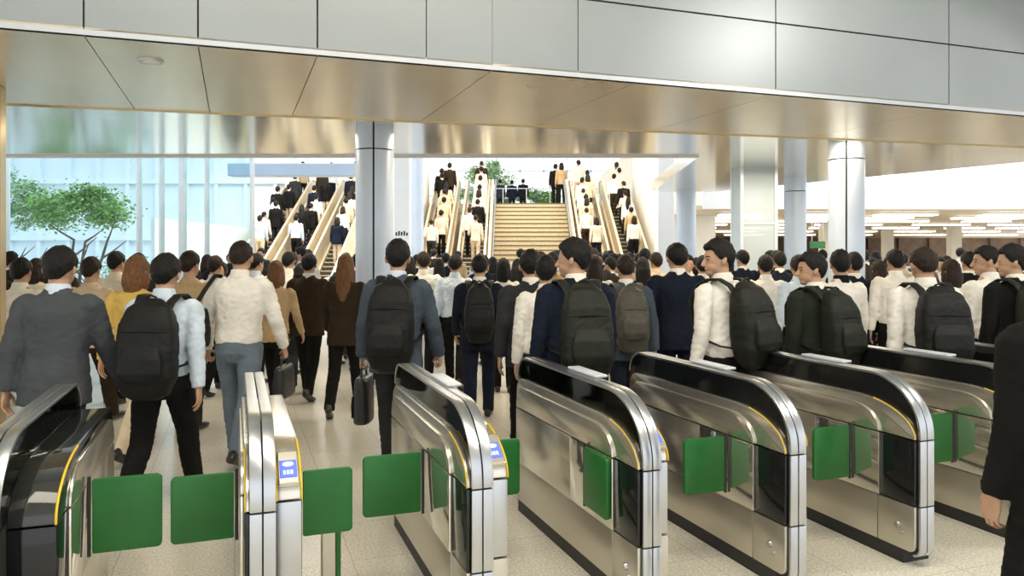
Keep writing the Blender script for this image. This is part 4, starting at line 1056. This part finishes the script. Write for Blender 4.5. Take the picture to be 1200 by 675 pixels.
# riders on the escalators, people at the head of the stairs
rid = random.Random(5); RID = []
ENAME = {'L1':'escalator just left of the stairs','L2':'outer left stair escalator','R1':'escalator just right of the stairs','R2':'outer right stair escalator','W1':'outermost far left escalator','W2':'middle far left escalator','W3':'far left escalator by blue column','E1':'far right escalator'}
FULL = {'white':'white shirt','pale_blue':'pale blue shirt','black':'black jacket','navy':'navy jacket','charcoal':'charcoal jacket','beige':'beige top','cream':'cream top','brown':'brown jacket','tan':'tan top'}
for nme in ('W1','W2','W3','L2','L1','R1','R2'):
    xc, y0, y1 = ESC[nme]; k = 8.5 if nme[0] != 'E' else 9; lst = 0
    while k < 26:
        yy = y0 + (y1-y0)*(k//1+.55)/26; zz = UZ*((k//1)+1)/26+.004
        w = OUT if nme[0] in 'W' else [('shirt','white')]*6+[('blouse','cream')]*4+[('blouse','beige')]*2+[('jacket','black')]*2+[('blouse','tan')]+[('jacket','brown')]
        top = rid.choice(w); hr = rid.choice(HAIRS); lst += 1
        bot = TR(rid.choice(['black','charcoal','beige','navy','brown']))
        o = person(xc + rid.choice((-.13,.13))+rid.uniform(-.03,.03), yy, rid.uniform(1.56,1.76), rid.choice(['stand','stand','phone','walk_c']), top, bot, hr, rid.uniform(-12,12),
                   f'person in {FULL[top[1]]}, {ORD[lst-1]} from bottom of the {ENAME[nme]}', 'riders on the escalators', width=.95, z=zz)
        k += rid.choice((1,2,2,2,3)) + (0 if nme[0] == 'W' else .3)
TOP = [(652,31.2,'jacket','black','short','pair-member in black jacket at left of the stair head right side'), (658,30.8,'blouse','tan','bob','person in tan top at the right of the stair head'),
       (586,37.6,'jacket','charcoal','short','person in charcoal jacket on the terrace, leftmost of three by the shrubs'), (600,38,'jacket','navy','short','person in navy jacket on the terrace, middle of three by the shrubs'), (613,37.4,'jacket','black','short','person in black jacket on the terrace, right of three by the shrubs')]
TOP[0] = (651,31.2,'jacket','black','short','person in black jacket at the head of the stairs, right side')
for X, D_, tk, tc, hk, lab in TOP:
    hero(X, D_, (tk, tc), TR('black'), (hk, 'hair_black'), lab, 1.70, 'stand', rid.uniform(-20,20), z=UZ)
for o in PEOPLE:
    if 'pose_' in o: del o['pose_']

# ------------------------------------------------------------------ light, sky, camera
w = bpy.data.worlds.new('World'); SC.world = w; w.use_nodes = True
N, L = w.node_tree.nodes, w.node_tree.links
bg = N['Background']; tc = N.new('ShaderNodeTexCoord'); sp = N.new('ShaderNodeSeparateXYZ'); cr = N.new('ShaderNodeValToRGB')
L.new(tc.outputs['Generated'], sp.inputs[0]); L.new(sp.outputs['Z'], cr.inputs['Fac'])
cr.color_ramp.elements[0].position = 0; cr.color_ramp.elements[0].color = (1,.995,.97,1)
cr.color_ramp.elements[1].position = .8; cr.color_ramp.elements[1].color = (.80,.89,1,1)
L.new(cr.outputs['Color'], bg.inputs['Color']); bg.inputs['Strength'].default_value = 1.2
def area(name, loc, size, power, col, rot=(0,0,0), sy=None):
    l = bpy.data.lights.new(name, 'AREA'); l.size = size; l.energy = power; l.color = col
    if sy: l.shape = 'RECTANGLE'; l.size_y = sy
    o = bpy.data.objects.new(name, l); COL.objects.link(o); o.location = loc; o.rotation_euler = rot; return o
WARM = (1.0,.84,.62)
area('hall_lamp', (0, 9.6, 3.12), 9, 160, WARM, sy=.5)
area('hall_lamp', (5.5, 12.5, 3.12), 5, 90, WARM, sy=.5)
area('stair_lamp', (.7, 25, 7.5), 9, 900, WARM, sy=4)
area('stair_lamp_west', (-6.5, 24, 6.5), 6, 600, (1,.93,.82), sy=4)
area('concourse_lamp', (14, 19.0, 5.5), 12, 500, (.95,.98,1), (radians(50),0,0), sy=1)
area('gate_hall_fill', (0.5, 2.2, 5.5), 7, 260, (1,.90,.74), (0,0,0), sy=2)  # unseen fill light, added to warm and brighten the floor and gates
sp_ = bpy.data.lights.new('gate_hall_lamp', 'SPOT'); sp_.energy = 220; sp_.spot_size = radians(120); sp_.shadow_soft_size = .22; sp_.color = (1,.96,.88)
o = bpy.data.objects.new('gate_hall_lamp', sp_); COL.objects.link(o); o.location = (5.3, 4.27, 4.54); o.rotation_euler = (radians(20), radians(20), 0)
cam = bpy.data.cameras.new('camera'); cam.lens = 27.0; cam.sensor_width = 36; cam.shift_y = -39.5/1200; cam.clip_end = 300
co = bpy.data.objects.new('camera', cam); COL.objects.link(co); co.location = (0, 0, EYE); co.rotation_euler = (pi/2, 0, 0); SC.camera = co
vs = SC.view_settings; vs.view_transform = 'Standard'; vs.look = 'None'; vs.gamma = 1; vs.use_curve_mapping = False; vs.exposure = 0.3
